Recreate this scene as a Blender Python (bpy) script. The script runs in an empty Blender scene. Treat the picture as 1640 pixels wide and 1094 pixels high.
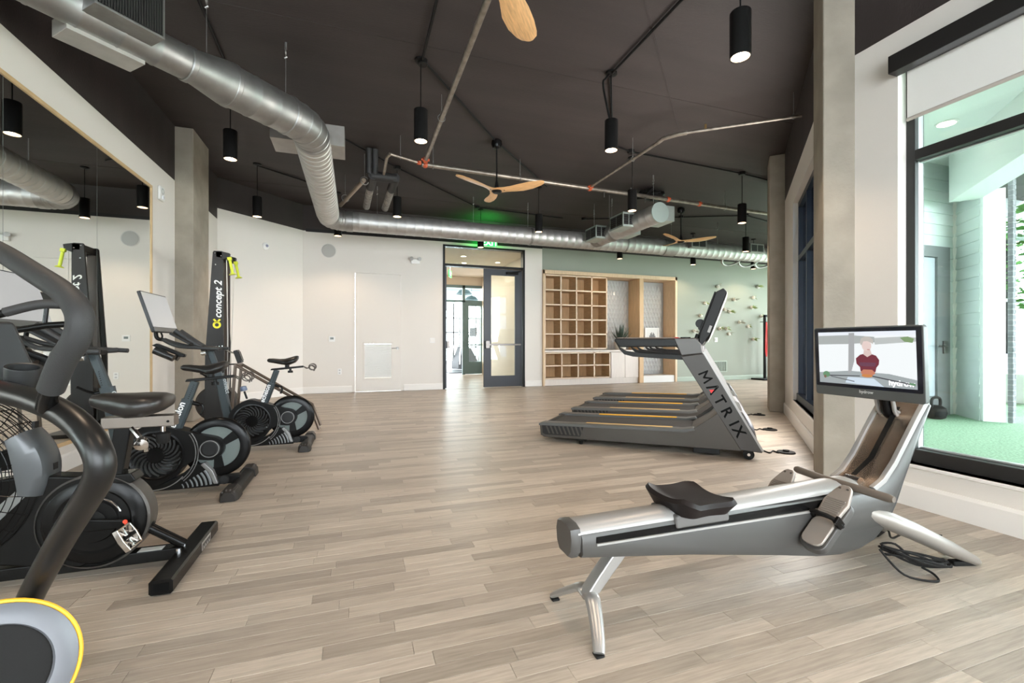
import bpy, bmesh, math, random
from math import sin, cos, pi, radians, sqrt, atan2
from mathutils import Vector, Matrix
random.seed(7)
SC = bpy.context.scene
COL = SC.collection

# ------------------------------------------------------------------ camera
YAW = radians(19.0); CAM_H = 1.10; FPX = 729.0
cam_d = bpy.data.cameras.new('camera'); cam = bpy.data.objects.new('camera', cam_d)
COL.objects.link(cam)
cam.location = (0, 0, CAM_H); cam.rotation_euler = (radians(90), 0, -YAW)
cam_d.sensor_width = 36.0; cam_d.lens = 36.0*FPX/1640.0; cam_d.shift_y = 3.0/1640.0
cam_d.clip_start = 0.05; cam_d.clip_end = 200
SC.camera = cam

# ------------------------------------------------------------------ view, world, lights
SC.view_settings.view_transform = 'Standard'; SC.view_settings.look = 'None'
SC.view_settings.gamma = 1.0; SC.view_settings.exposure = -0.30
SC.view_settings.use_curve_mapping = False
SKY_STRENGTH = 20.0
world = bpy.data.worlds.new('sky'); SC.world = world; world.use_nodes = True
wn = world.node_tree.nodes; wl = world.node_tree.links
for n in list(wn): wn.remove(n)
w_out = wn.new('ShaderNodeOutputWorld'); w_bg = wn.new('ShaderNodeBackground')
w_bg.inputs[0].default_value = (0.86, 0.94, 1.0, 1); w_bg.inputs[1].default_value = SKY_STRENGTH
wl.new(w_bg.outputs[0], w_out.inputs[0])

def area_light(name, loc, rot, sx, sy, power, col):
    d = bpy.data.lights.new(name, 'AREA'); d.shape = 'RECTANGLE'; d.size = sx; d.size_y = sy
    d.energy = power; d.color = col
    o = bpy.data.objects.new(name, d); COL.objects.link(o); o.location = loc; o.rotation_euler = rot
    return o
# added fill behind the camera, no source seen there; window daylight at the side
area_light('fill_back', (0.6, -3.85, 1.9), (radians(90), 0, 0), 5.4, 2.8, 30, (1.0, 0.97, 0.94))
area_light('daylight_side_window', (3.53, 0.45, 1.7), (radians(90), 0, radians(90)), 3.1, 2.5, 22, (0.92, 0.97, 1.0))
area_light('daylight_diagonal_window', (4.78, 3.80, 1.7), (radians(90), 0, radians(45)), 1.9, 2.5, 270, (1.0, 0.96, 0.91))
area_light('fill_far_end', (13.0, 8.6, 1.9), (radians(90), 0, radians(90)), 3.2, 2.6, 60, (1.0, 0.97, 0.94))  # added fill past the columns, its windows unseen
PENDANT_W = 80.0
PENDANT_COL = (1.0, 0.76, 0.55)

# ------------------------------------------------------------------ materials
MATS = {}
def M(name, col, rough=0.5, metal=0.0, var=0.0, vscale=8.0, bump=0.0, bscale=60.0, coat=0.0, spec=0.5, stretch=None, emit=None, alpha=None, ior=None, trans=0.0):
    if name in MATS: return MATS[name]
    m = bpy.data.materials.new(name); m.use_nodes = True; MATS[name] = m
    nt = m.node_tree; p = nt.nodes['Principled BSDF']
    c = (col[0], col[1], col[2], 1)
    p.inputs['Base Color'].default_value = c
    p.inputs['Roughness'].default_value = rough; p.inputs['Metallic'].default_value = metal
    p.inputs['Specular IOR Level'].default_value = spec
    if coat: p.inputs['Coat Weight'].default_value = coat; p.inputs['Coat Roughness'].default_value = 0.08
    if ior: p.inputs['IOR'].default_value = ior
    if trans: p.inputs['Transmission Weight'].default_value = trans
    if emit: p.inputs['Emission Color'].default_value = (*emit[0], 1); p.inputs['Emission Strength'].default_value = emit[1]
    if var or bump:
        tc = nt.nodes.new('ShaderNodeTexCoord'); mp = nt.nodes.new('ShaderNodeMapping')
        nt.links.new(tc.outputs['Object'], mp.inputs['Vector'])
        if stretch: mp.inputs['Scale'].default_value = stretch
    if var:
        nz = nt.nodes.new('ShaderNodeTexNoise'); nz.inputs['Scale'].default_value = vscale; nz.inputs['Detail'].default_value = 4
        nt.links.new(mp.outputs[0], nz.inputs['Vector'])
        rp = nt.nodes.new('ShaderNodeValToRGB'); e = rp.color_ramp.elements
        e[0].position = 0.3; e[1].position = 0.7
        e[0].color = tuple(max(0, x*(1-var)) for x in c[:3])+(1,); e[1].color = tuple(min(1, x*(1+var)) for x in c[:3])+(1,)
        nt.links.new(nz.outputs['Fac'], rp.inputs['Fac']); nt.links.new(rp.outputs[0], p.inputs['Base Color'])
    if bump:
        nb = nt.nodes.new('ShaderNodeTexNoise'); nb.inputs['Scale'].default_value = bscale; nb.inputs['Detail'].default_value = 3
        nt.links.new(mp.outputs[0], nb.inputs['Vector'])
        b = nt.nodes.new('ShaderNodeBump'); b.inputs['Strength'].default_value = bump; b.inputs['Distance'].default_value = 0.01
        nt.links.new(nb.outputs['Fac'], b.inputs['Height']); nt.links.new(b.outputs[0], p.inputs['Normal'])
    return m

WHITE = M('wall_paint', (0.72, 0.675, 0.62), 0.65, bump=0.05, bscale=120)
TRIMW = M('trim_paint', (0.80, 0.765, 0.72), 0.45)
DARKP = M('dark_ceiling_paint', (0.034, 0.0255, 0.0237), 0.65, var=0.18, vscale=1.2, bump=0.25, bscale=35, stretch=(0.4, 3.0, 1))
GREENP = M('sage_wall_paint', (0.285, 0.308, 0.256), 0.7, bump=0.05, bscale=120)
CONC = M('concrete', (0.30, 0.262, 0.21), 0.75, var=0.16, vscale=3.5, bump=0.25, bscale=45)
GALV = M('galvanized_steel', (0.33, 0.325, 0.315), 0.46, 0.9, var=0.12, vscale=9)
GALVM = M('duct_galvanized_steel', (0.50, 0.495, 0.485), 0.48, 0.85, var=0.10, vscale=9)
GALVL = M('light_galvanized_steel', (0.50, 0.48, 0.45), 0.55, 0.7, var=0.10, vscale=7)
BLACK = M('black_powder_coat', (0.010, 0.0098, 0.0095), 0.36, spec=0.12)
BLACKG = M('gloss_black_plastic', (0.006, 0.0058, 0.0058), 0.22, spec=0.15)
BLACKM = M('matte_black_rubber', (0.011, 0.0105, 0.010), 0.6, spec=0.15, bump=0.1, bscale=200)
CHAR = M('charcoal_plastic', (0.021, 0.0212, 0.0215), 0.42, spec=0.2)
SLATE = M('slate_blue_metal', (0.036, 0.046, 0.050), 0.42, 0.1, spec=0.3)
GREYP = M('grey_painted_metal', (0.24, 0.24, 0.235), 0.38, 0.45)
SILVER = M('silver_paint', (0.40, 0.39, 0.375), 0.33, 0.6)
CHROME = M('chrome', (0.80, 0.80, 0.80), 0.10, 1.0)
OAK = M('light_oak', (0.70, 0.52, 0.34), 0.5, var=0.14, vscale=5, stretch=(1, 1, 8))
OAKD = M('oak_panel', (0.60, 0.40, 0.22), 0.5, var=0.12, vscale=6, stretch=(9, 9, 0.6))
CABW = M('pale_cabinet_laminate', (0.70, 0.62, 0.56), 0.45, var=0.05, vscale=5, stretch=(12, 12, 0.7))
CABF = M('cabinet_edge', (0.70, 0.56, 0.42), 0.5, var=0.08, vscale=5, stretch=(1, 1, 8))
FANW = M('fan_blade_wood', (0.66, 0.38, 0.17), 0.42, var=0.22, vscale=6, stretch=(1.2, 14, 1))
TRIMWOOD = M('mirror_trim_wood', (0.55, 0.38, 0.20), 0.5, var=0.12, vscale=6)
MIRROR = M('mirror_glass', (0.86, 0.90, 0.875), 0.015, 1.0)
WHITEP = M('white_plastic', (0.80, 0.79, 0.77), 0.4)
ORANGE = M('yellow_stripe', (0.85, 0.42, 0.02), 0.45)
LIME = M('lime_plastic', (0.52, 0.60, 0.03), 0.4)
REDP = M('red_rubber', (0.62, 0.02, 0.02), 0.45)
REDO = M('red_coupling_paint', (0.50, 0.095, 0.035), 0.5)
PIPE = M('bare_steel_pipe', (0.30, 0.265, 0.225), 0.4, 0.75, var=0.3, vscale=12)
LAMPON = M('lamp_glow', (1, 0.9, 0.75), 0.5, emit=((1.0, 0.86, 0.66), 14.0))
LAMPIN = M('lamp_reflector', (1, 0.8, 0.6), 0.4, emit=((1.0, 0.72, 0.45), 2.2))
TURF = M('green_turf', (0.27, 0.43, 0.28), 0.9, var=0.35, vscale=45, bump=0.6, bscale=160)
SIDING = M('white_siding_paint', (0.70, 0.75, 0.73), 0.6)
BRICKM = M('grey_brick', (0.22, 0.215, 0.235), 0.8, var=0.25, vscale=12)
DARKFRAME = M('black_window_frame', (0.014, 0.013, 0.0125), 0.45)
ALU = M('aluminium_trim', (0.52, 0.54, 0.53), 0.35, 0.7)
FABRICW = M('blind_fabric', (0.80, 0.79, 0.745), 0.85)
NICKEL = M('dark_nickel', (0.20, 0.19, 0.18), 0.3, 0.9)
DOORM = M('blue_grey_door_metal', (0.040, 0.045, 0.054), 0.4, 0.2)
TXTW = M('white_print', (0.85, 0.85, 0.83), 0.5)
TXTB = M('black_print', (0.004, 0.004, 0.004), 0.6, spec=0.08)
TXTY = M('yellow_print', (0.80, 0.72, 0.03), 0.5)
TXTR = M('red_print', (0.75, 0.03, 0.03), 0.5)

def glass_mat(name, tint=(1, 1, 1), refl=0.12, trans_tint=None):
    m = bpy.data.materials.new(name); m.use_nodes = True; nt = m.node_tree
    for n in list(nt.nodes): nt.nodes.remove(n)
    o = nt.nodes.new('ShaderNodeOutputMaterial'); mx = nt.nodes.new('ShaderNodeMixShader')
    t = nt.nodes.new('ShaderNodeBsdfTransparent'); g = nt.nodes.new('ShaderNodeBsdfGlossy')
    lw = nt.nodes.new('ShaderNodeLayerWeight'); lw.inputs[0].default_value = 0.5
    pw = nt.nodes.new('ShaderNodeMath'); pw.operation = 'POWER'; pw.inputs[1].default_value = 5.0; nt.links.new(lw.outputs['Facing'], pw.inputs[0])
    fr = nt.nodes.new('ShaderNodeMath'); fr.operation = 'MULTIPLY_ADD'; fr.inputs[1].default_value = 0.94; fr.inputs[2].default_value = 0.045; nt.links.new(pw.outputs[0], fr.inputs[0])
    t.inputs[0].default_value = (*tint, 1); g.inputs['Roughness'].default_value = 0.02
    nt.links.new(fr.outputs[0], mx.inputs[0])
    nt.links.new(t.outputs[0], mx.inputs[1]); nt.links.new(g.outputs[0], mx.inputs[2]); nt.links.new(mx.outputs[0], o.inputs[0])
    return m
GLASS = glass_mat('window_glass', (0.95, 0.985, 0.97))
GLASSD = glass_mat('tinted_glass', (0.33, 0.40, 0.50))

def wood_floor(name, per_object):
    m = bpy.data.materials.new(name); m.use_nodes = True; nt = m.node_tree; N = nt.nodes; L = nt.links
    p = N['Principled BSDF']
    if per_object:
        oi = N.new('ShaderNodeObjectInfo'); rnd = oi.outputs['Random']
    else:
        at = N.new('ShaderNodeAttribute'); at.attribute_name = 'tone'; rnd = at.outputs['Fac']
    geo = N.new('ShaderNodeNewGeometry')
    cmb = N.new('ShaderNodeCombineXYZ'); mu = N.new('ShaderNodeMath'); mu.operation = 'MULTIPLY'; mu.inputs[1].default_value = 37.0
    L.new(rnd, mu.inputs[0]); L.new(mu.outputs[0], cmb.inputs[2])
    ad = N.new('ShaderNodeVectorMath'); L.new(geo.outputs['Position'], ad.inputs[0]); L.new(cmb.outputs[0], ad.inputs[1])
    mp = N.new('ShaderNodeMapping'); mp.inputs['Scale'].default_value = (1.6, 26, 1); L.new(ad.outputs[0], mp.inputs[0])
    nz = N.new('ShaderNodeTexNoise'); nz.inputs['Scale'].default_value = 3.2; nz.inputs['Detail'].default_value = 6; nz.inputs['Roughness'].default_value = 0.62
    L.new(mp.outputs[0], nz.inputs['Vector'])
    r1 = N.new('ShaderNodeValToRGB'); e = r1.color_ramp.elements
    e[0].position = 0.0; e[0].color = (0.335, 0.283, 0.232, 1)
    e[1].position = 1.0; e[1].color = (0.525, 0.452, 0.374, 1)
    for pos, c in ((0.28, (0.385, 0.326, 0.267, 1)), (0.55, (0.445, 0.380, 0.312, 1)), (0.8, (0.485, 0.415, 0.342, 1))):
        q = e.new(pos); q.color = c
    L.new(rnd, r1.inputs[0])
    r2 = N.new('ShaderNodeValToRGB'); r2.color_ramp.elements[0].position = 0.28; r2.color_ramp.elements[1].position = 0.72
    r2.color_ramp.elements[0].color = (0.70, 0.69, 0.68, 1); r2.color_ramp.elements[1].color = (1.1, 1.1, 1.1, 1)
    L.new(nz.outputs['Fac'], r2.inputs[0])
    mx = N.new('ShaderNodeMix'); mx.data_type = 'RGBA'; mx.blend_type = 'MULTIPLY'; mx.inputs[0].default_value = 1.0
    L.new(r1.outputs[0], mx.inputs[6]); L.new(r2.outputs[0], mx.inputs[7]); L.new(mx.outputs[2], p.inputs['Base Color'])
    p.inputs['Roughness'].default_value = 0.40; p.inputs['Specular IOR Level'].default_value = 0.45
    b = N.new('ShaderNodeBump'); b.inputs['Strength'].default_value = 0.06; b.inputs['Distance'].default_value = 0.004
    L.new(nz.outputs['Fac'], b.inputs['Height']); L.new(b.outputs[0], p.inputs['Normal'])
    return m
FLOOR_P = wood_floor('floor_plank_wood', True); FLOOR_S = wood_floor('floor_plank_wood_far', False)

# ------------------------------------------------------------------ mesh helpers
def V(*a): return Vector(a)
class MB:
    def __init__(s): s.v = []; s.f = []; s.mi = []; s.cur = 0
    def add(s, vs, fs):
        b = len(s.v); s.v += [tuple(x) for x in vs]
        for f in fs: s.f.append(tuple(i+b for i in f)); s.mi.append(s.cur)
        return s
    def box(s, c, d, rz=0, rot=None):
        hx, hy, hz = d[0]/2, d[1]/2, d[2]/2
        R = rot if rot is not None else Matrix.Rotation(rz, 3, 'Z')
        vs = [Vector(c)+R@Vector((x*hx, y*hy, z*hz)) for z in (-1, 1) for y in (-1, 1) for x in (-1, 1)]
        return s.add(vs, [(0, 2, 3, 1), (4, 5, 7, 6), (0, 1, 5, 4), (2, 6, 7, 3), (0, 4, 6, 2), (1, 3, 7, 5)])
    def bb(s, x0, x1, y0, y1, z0, z1): return s.box(((x0+x1)/2, (y0+y1)/2, (z0+z1)/2), (x1-x0, y1-y0, z1-z0))
    def loft(s, rings, cap=True, closed=True):
        n = len(rings[0]); vs = [p for r in rings for p in r]; fs = []
        for i in range(len(rings)-1):
            for j in range(n if closed else n-1):
                a = i*n+j; b = i*n+(j+1) % n
                fs.append((a, b, b+n, a+n))
        if cap and closed:
            fs.append(tuple(reversed(range(n)))); fs.append(tuple(range((len(rings)-1)*n, len(rings)*n)))
        return s.add(vs, fs)
    def cyl(s, p0, p1, r0, r1=None, n=20, cap=True):
        return s.tube([p0, p1], [r0, r0 if r1 is None else r1], n, cap)
    def tube(s, pts, r, n=14, cap=True, loop=False, flat=1.0):
        pts = [Vector(p) for p in pts]; k = len(pts)
        rr = r if isinstance(r, (list, tuple)) else [r]*k
        T = []
        for i in range(k):
            a = pts[(i-1) % k] if (loop or i > 0) else pts[i]; b = pts[(i+1) % k] if (loop or i < k-1) else pts[i]
            t = (b-a); T.append(t.normalized() if t.length > 1e-9 else Vector((0, 0, 1)))
        u = T[0].orthogonal().normalized()
        if abs(T[0].z) < 0.9: u = (Vector((0, 0, 1))-T[0]*T[0].z).normalized()
        rings = []
        for i in range(k):
            u = (u-T[i]*u.dot(T[i])).normalized(); w = T[i].cross(u)
            rings.append([pts[i]+(u*cos(2*pi*j/n)*flat+w*sin(2*pi*j/n))*rr[i] for j in range(n)])
        if loop: rings.append(rings[0]); return s.loft(rings, False)
        return s.loft(rings, cap)
    def lathe(s, prof, o, ax, n=28, cap=True):
        o = Vector(o); ax = Vector(ax).normalized(); u = ax.orthogonal().normalized(); w = ax.cross(u)
        rings = [[o+ax*h+(u*cos(2*pi*j/n)+w*sin(2*pi*j/n))*r for j in range(n)] for r, h in prof]
        return s.loft(rings, cap)
    def prism(s, poly, fn, d0, d1):
        """poly of (a,b); fn(a,b,depth)->xyz"""
        n = len(poly)
        A = [fn(a, b, d0) for a, b in poly]; B = [fn(a, b, d1) for a, b in poly]
        return s.add(A+B, [tuple(range(n)), tuple(reversed(range(n, 2*n)))]+[(i, i+n, (i+1) % n+n, (i+1) % n) for i in range(n)])
    def ringplate(s, out, inn, fn, d0, d1):
        """plate with a hole: out and inn loops of the same count"""
        n = len(out); P = [fn(a, b, d) for d in (d0, d1) for L in (out, inn) for a, b in L]; fs = []
        for i in range(n):
            j = (i+1) % n
            fs += [(i, j, n+j, n+i), (2*n+i, 3*n+i, 3*n+j, 2*n+j), (i, 2*n+i, 2*n+j, j), (n+i, n+j, 3*n+j, 3*n+i)]
        return s.add(P, fs)
    def torus(s, c, ax, R, r, n=40, m=10):
        c = Vector(c); ax = Vector(ax).normalized(); u = ax.orthogonal().normalized(); w = ax.cross(u)
        return s.tube([c+(u*cos(2*pi*i/n)+w*sin(2*pi*i/n))*R for i in range(n)], r, m, loop=True)
    def ball(s, c, r, n=16, m=10):
        c = Vector(c); rx, ry, rz = r if isinstance(r, (tuple, list)) else (r, r, r)
        rings = [[c+Vector((rx*sin(pi*i/m)*cos(2*pi*j/n), ry*sin(pi*i/m)*sin(2*pi*j/n), rz*cos(pi*i/m))) for j in range(n)] for i in range(m, -1, -1)]
        rings[0] = [c+Vector((rx*.02*cos(2*pi*j/n), ry*.02*sin(2*pi*j/n), -rz)) for j in range(n)]
        rings[-1] = [c+Vector((rx*.02*cos(2*pi*j/n), ry*.02*sin(2*pi*j/n), rz)) for j in range(n)]
        return s.loft(rings, True)
    def build(s, name, mat, parent=None, bevel=0, seg=2, ang=35, kind=None, smooth=True, fix=True):
        me = bpy.data.meshes.new(name); me.from_pydata(s.v, [], s.f)
        mats = mat if isinstance(mat, (list, tuple)) else [mat]
        for m in mats: me.materials.append(m)
        if len(mats) > 1: me.polygons.foreach_set('material_index', s.mi)
        if fix:
            bm = bmesh.new(); bm.from_mesh(me); bmesh.ops.recalc_face_normals(bm, faces=bm.faces); bm.to_mesh(me); bm.free()
        me.update()
        if smooth:
            me.polygons.foreach_set('use_smooth', [True]*len(me.polygons)); me.set_sharp_from_angle(angle=radians(ang))
        o = bpy.data.objects.new(name, me); COL.objects.link(o)
        if parent is not None: o.parent = parent
        if bevel:
            b = o.modifiers.new('bevel', 'BEVEL'); b.width = bevel; b.segments = seg; b.limit_method = 'ANGLE'; b.angle_limit = radians(32)
            b.harden_normals = True
        if kind: o['kind'] = kind
        return o

def tag(o, label=None, cat=None, group=None, kind=None):
    if label: o['label'] = label
    if cat: o['category'] = cat
    if group: o['group'] = group
    if kind: o['kind'] = kind
    return o
def thing(name, label, cat, loc=(0, 0, 0), rz=0, group=None, kind=None):
    o = bpy.data.objects.new(name, None); COL.objects.link(o); o.empty_display_size = 0.1
    o.location = loc; o.rotation_euler = (0, 0, rz)
    return tag(o, label, cat, group, kind)
def struct(o, label=None): o['kind'] = 'structure'; (label and o.__setitem__('label', label)); return o
def dup(o, loc=None, label=None, parent=None, group=None):
    c = o.copy(); COL.objects.link(c)
    if parent is not None: c.parent = parent
    if loc is not None: c.location = loc
    if label: c['label'] = label
    if group: c['group'] = group
    for ch in list(o.children): dup(ch, None, None, c)
    return c
def smooth_path(pts, k=6, closed=False):
    P = [Vector(p) for p in pts]; out = []; n = len(P)
    for i in range(n if closed else n-1):
        p0 = P[(i-1) % n] if (closed or i > 0) else P[i]; p1 = P[i]; p2 = P[(i+1) % n]; p3 = P[(i+2) % n] if (closed or i < n-2) else P[(i+1) % n]
        for j in range(k):
            t = j/k
            out.append(0.5*((2*p1)+(-p0+p2)*t+(2*p0-5*p1+4*p2-p3)*t*t+(-p0+3*p1-3*p2+p3)*t**3))
    if not closed: out.append(P[-1])
    return out
def arc(c, r, a0, a1, n): return [(c[0]+r*cos(radians(a0+(a1-a0)*i/n)), c[1]+r*sin(radians(a0+(a1-a0)*i/n))) for i in range(n+1)]
def rrect(x0, x1, y0, y1, r, n=4):
    return arc((x1-r, y0+r), r, -90, 0, n)+arc((x1-r, y1-r), r, 0, 90, n)+arc((x0+r, y1-r), r, 90, 180, n)+arc((x0+r, y0+r), r, 180, 270, n)
def XZ(y0=0): return lambda a, b, d: (a, y0+d, b)
def text(name, s, size, o, xd, yd, mat, parent=None, depth=0.0015, align='LEFT', shear=0.0, bold=0.0, space=1.0):
    cu = bpy.data.curves.new(name, 'FONT'); cu.body = s; cu.size = size; cu.align_x = align; cu.extrude = depth; cu.shear = shear; cu.offset = bold
    cu.space_character = space; cu.resolution_u = 3
    tmp = bpy.data.objects.new('tmp_text', cu); COL.objects.link(tmp)
    dg = bpy.context.evaluated_depsgraph_get(); me = bpy.data.meshes.new_from_object(tmp.evaluated_get(dg)); me.name = name
    bpy.data.objects.remove(tmp); bpy.data.curves.remove(cu)
    xd = Vector(xd).normalized(); yd = Vector(yd).normalized(); nd = xd.cross(yd)
    R = Matrix((xd, yd, nd)).transposed().to_4x4(); R.translation = Vector(o)
    me.transform(R); me.materials.clear(); me.materials.append(mat)
    ob = bpy.data.objects.new(name, me); COL.objects.link(ob)
    if parent is not None: ob.parent = parent
    return ob
# ================================================================== SETTING
CEIL = 4.12; FARY = 10.85; LX = -2.37; RX = 3.56; DG = 1.03   # the diagonal wall runs along x - y = DG
XE = 13.2; YB = -4.0; WT = 3.36; FT = 3.56
# ---- floor
def floor_limit(y): return RX if y < RX-DG else (y+DG if y < 6.77 else XE)
mb = MB(); poly = [(LX-.1, YB), (RX+.1, YB), (RX+.1, RX-DG), (7.87, 6.74), (XE, 6.74), (XE, 16.2), (LX-.1, 16.2)]
mb.prism(poly, lambda a, b, d: (a, b, d), -0.12, -0.004)
floor = struct(mb.build('floor', M('floor_seam', (0.16, 0.13, 0.105), 0.6), smooth=False), 'pale greige wood strip floor running through the gym')
PW = 0.0755; GAP = 0.0007
def in_view(x, y):
    d = sin(YAW)*x+cos(YAW)*y
    if d < 0.9: return None
    u = 820+FPX*(cos(YAW)*x-sin(YAW)*y)/d; v = 550+FPX*CAM_H/d
    return d if (-30 < u < 1670 and v < 1130) else None
LENS = (0.34, 0.46, 0.58, 0.70, 0.86)
near = []; far = []
ny = int((10.84-0.2)/PW)
for i in range(ny):
    y0 = 0.2+i*PW; yc = y0+PW/2; x = LX-0.05-random.random()*0.6; xm = min(floor_limit(y0)+0.06, XE)
    while x < xm:
        li = random.randrange(5); L = LENS[li]; t = random.random()
        xc = x+L/2; d = in_view(xc, yc)
        whole = x > LX-0.05 and x+L < floor_limit(y0)+0.06
        if d is not None and whole and d < 3.4: near.append((d, xc, yc, li))
        elif x+L > LX-0.05: far.append((max(x, LX-.05), min(x+L, xm), y0, t))
        x += L
near.sort()
for d, xc, yc, li in near[300:]: far.append((xc-LENS[li]/2, xc+LENS[li]/2, yc-PW/2, random.random()))
near = near[:300]
pm = []
for L in LENS:
    mb = MB(); a = L/2-GAP; b = PW/2-GAP; e = 0.0009
    mb.add([(-a, -b, -.004), (a, -b, -.004), (a, b, -.004), (-a, b, -.004), (-a, -b, -e), (a, -b, -e), (a, b, -e), (-a, b, -e),
            (-a+e, -b+e, 0), (a-e, -b+e, 0), (a-e, b-e, 0), (-a+e, b-e, 0)],
           [(0, 1, 5, 4), (1, 2, 6, 5), (2, 3, 7, 6), (3, 0, 4, 7), (4, 5, 9, 8), (5, 6, 10, 9), (6, 7, 11, 10), (7, 4, 8, 11), (8, 9, 10, 11)])
    o = mb.build('floor_plank', FLOOR_P, smooth=False); pm.append(o.data); bpy.data.objects.remove(o)
for d, xc, yc, li in near:
    o = bpy.data.objects.new('floor_plank', pm[li]); COL.objects.link(o); o.parent = floor; o.location = (xc, yc, 0)
# corridor floor behind the double door is one of the far strips too
for i in range(70):
    y0 = 10.86+i*PW; x = 1.6-random.random()*.5
    while x < 4.6:
        L = random.choice(LENS); far.append((x, min(x+L, 4.9), y0, random.random())); x += L
mb = MB(); tones = []
for x0, x1, y0, t in far:
    a, b, c, d = x0+GAP, x1-GAP, y0+GAP, y0+PW-GAP
    mb.add([(a, c, 0), (b, c, 0), (b, d, 0), (a, d, 0), (a, c, -.004), (b, c, -.004), (b, d, -.004), (a, d, -.004)],
           [(0, 1, 2, 3), (0, 4, 5, 1), (1, 5, 6, 2), (2, 6, 7, 3), (3, 7, 4, 0)]); tones += [t]*8
o = mb.build('floor_planks', FLOOR_S, floor, kind='stuff', smooth=False, fix=False)
at = o.data.attributes.new('tone', 'FLOAT', 'POINT'); at.data.foreach_set('value', tones)

# ---- ceiling (dark painted deck)
mb = MB(); mb.prism([(LX-.3, YB-.2), (XE+.2, YB-.2), (XE+.2, FARY+.3), (LX-.3, FARY+.3)], lambda a, b, d: (a, b, d), CEIL, CEIL+.15)
ceiling = struct(mb.build('ceiling', DARKP, smooth=False), 'dark brown painted open ceiling')
mb = MB()
for y in (4.66, 9.62): mb.bb(LX, 12.5, y-.006, y+.006, CEIL-.004, CEIL+.01)
mb.box((2.2, 3.2, CEIL), (6.0, .012, .012), radians(45))
mb.build('deck_joint', DARKP, ceiling, kind='stuff')

# ---- walls: white below, dark paint above, each band on its own solid
def wall(name, p, q, z0, z1, t, mat, label=None):
    """a straight solid wall from p to q (xy), thickness t on the right hand of p->q"""
    p = Vector((p[0], p[1], 0)); q = Vector((q[0], q[1], 0)); d = (q-p).normalized(); n = Vector((d.y, -d.x, 0))
    mb = MB()
    for s in (z if isinstance(z0, list) else [(z0, z1)] for z in [z0]):
        for a, b in s:
            mb.prism([(0, 0), (1, 0), (1, 1), (0, 1)], lambda u, w, dd, a=a, b=b: tuple(p+(q-p)*u+n*t*w+Vector((0, 0, dd))), a, b)
    return struct(mb.build(name, mat, smooth=False), label)
JL = (-1.08, FARY); JL2 = (LX, FARY-(-1.08-LX))   # the far-left diagonal corner
w = wall('wall_left', (LX, JL2[1]), (LX, YB), 0, WT, .2, WHITE, 'white painted wall that carries the mirror')
o = wall('wall_left_upper', (LX, JL2[1]), (LX, YB), WT, CEIL, .2, DARKP, 'dark painted band above the mirror wall')
wall('wall_corner', JL, JL2, 0, FT, .2, WHITE, 'white angled wall behind the ski trainer')
wall('wall_corner_upper', JL, JL2, FT, CEIL, .2, DARKP, 'dark painted band above the angled wall')
# far wall with openings: closet door, double door, casework niche
mb = MB(); y0, y1 = FARY, FARY+.2
for x0, x1, z0, z1 in ((-1.3, -.02, 0, FT), (-.02, 1.02, 2.71, FT), (1.02, 1.985, 0, FT), (1.985, 4.08, 3.475, FT), (4.08, 4.56, 0, FT)):
    mb.bb(x0, x1, y0, y1, z0, z1)
wf = struct(mb.build('wall_far', WHITE, smooth=False), 'white far wall with closet door and glazed double door')
mb = MB()
for x0, x1, z0, z1 in ((4.56, 8.74, 3.0, FT), (8.74, XE, 0, FT)): mb.bb(x0, x1, y0, y1, z0, z1)
struct(mb.build('wall_green', GREENP, smooth=False), 'sage green far wall around the wooden cubbies')
mb = MB(); mb.bb(4.5, 8.8, FARY+.62, FARY+.74, 0, 3.2); mb.bb(4.46, 4.56, FARY+.2, FARY+.7, 0, 3.2); mb.bb(8.74, 8.84, FARY+.2, FARY+.7, 0, 3.2); mb.bb(4.5, 8.8, FARY+.2, FARY+.7, 3.02, 3.2)
struct(mb.build('wall_niche', WHITE, smooth=False), 'recess in the green wall behind the casework')
mb = MB(); mb.bb(-1.3, XE, FARY, FARY+.2, FT, CEIL)
struct(mb.build('wall_far_upper', DARKP, smooth=False), 'dark painted band above the far wall')
mb = MB(); mb.bb(-1.02, 4.56, FARY-.012, FARY, FT-.02, FT+.045)
struct(mb.build('trim_1', M('black_trim', (.01, .009, .009), .5), smooth=False), 'thin black trim line above the white far wall')
# end wall (hidden behind the column) and unseen back wall, three openings added for sky light
mb = MB(); mb.bb(XE, XE+.2, 6.6, FARY+.2, 0, .6); mb.bb(XE, XE+.2, 6.6, FARY+.2, 3.2, CEIL); mb.bb(XE, XE+.2, 10.3, FARY+.2, .6, 3.2)
struct(mb.build('wall_end', WHITE, smooth=False), 'white end wall past the columns')
mb = MB(); mb.bb(LX-.2, RX+.2, YB-.2, YB, 0, .4); mb.bb(LX-.2, RX+.2, YB-.2, YB, 3.3, CEIL)
for x0, x1 in ((LX-.2, -2.1), (-.3, .1), (1.9, 2.3), (3.4, RX+.2)): mb.bb(x0, x1, YB-.2, YB, .4, 3.3)
struct(mb.build('wall_back', WHITE, smooth=False), 'white unseen wall behind the camera, openings added for sky light')
mb = MB(); mb.bb(7.85, XE+.2, 6.54, 6.74, 0, .33); mb.bb(7.85, XE+.2, 6.54, 6.74, 3.0, CEIL); mb.bb(12.4, XE+.2, 6.54, 6.74, .33, 3.0); mb.bb(10.0, 10.3, 6.54, 6.74, .33, 3.0)
struct(mb.build('wall_alcove', WHITE, smooth=False), 'white window wall hidden past the far column')
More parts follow.
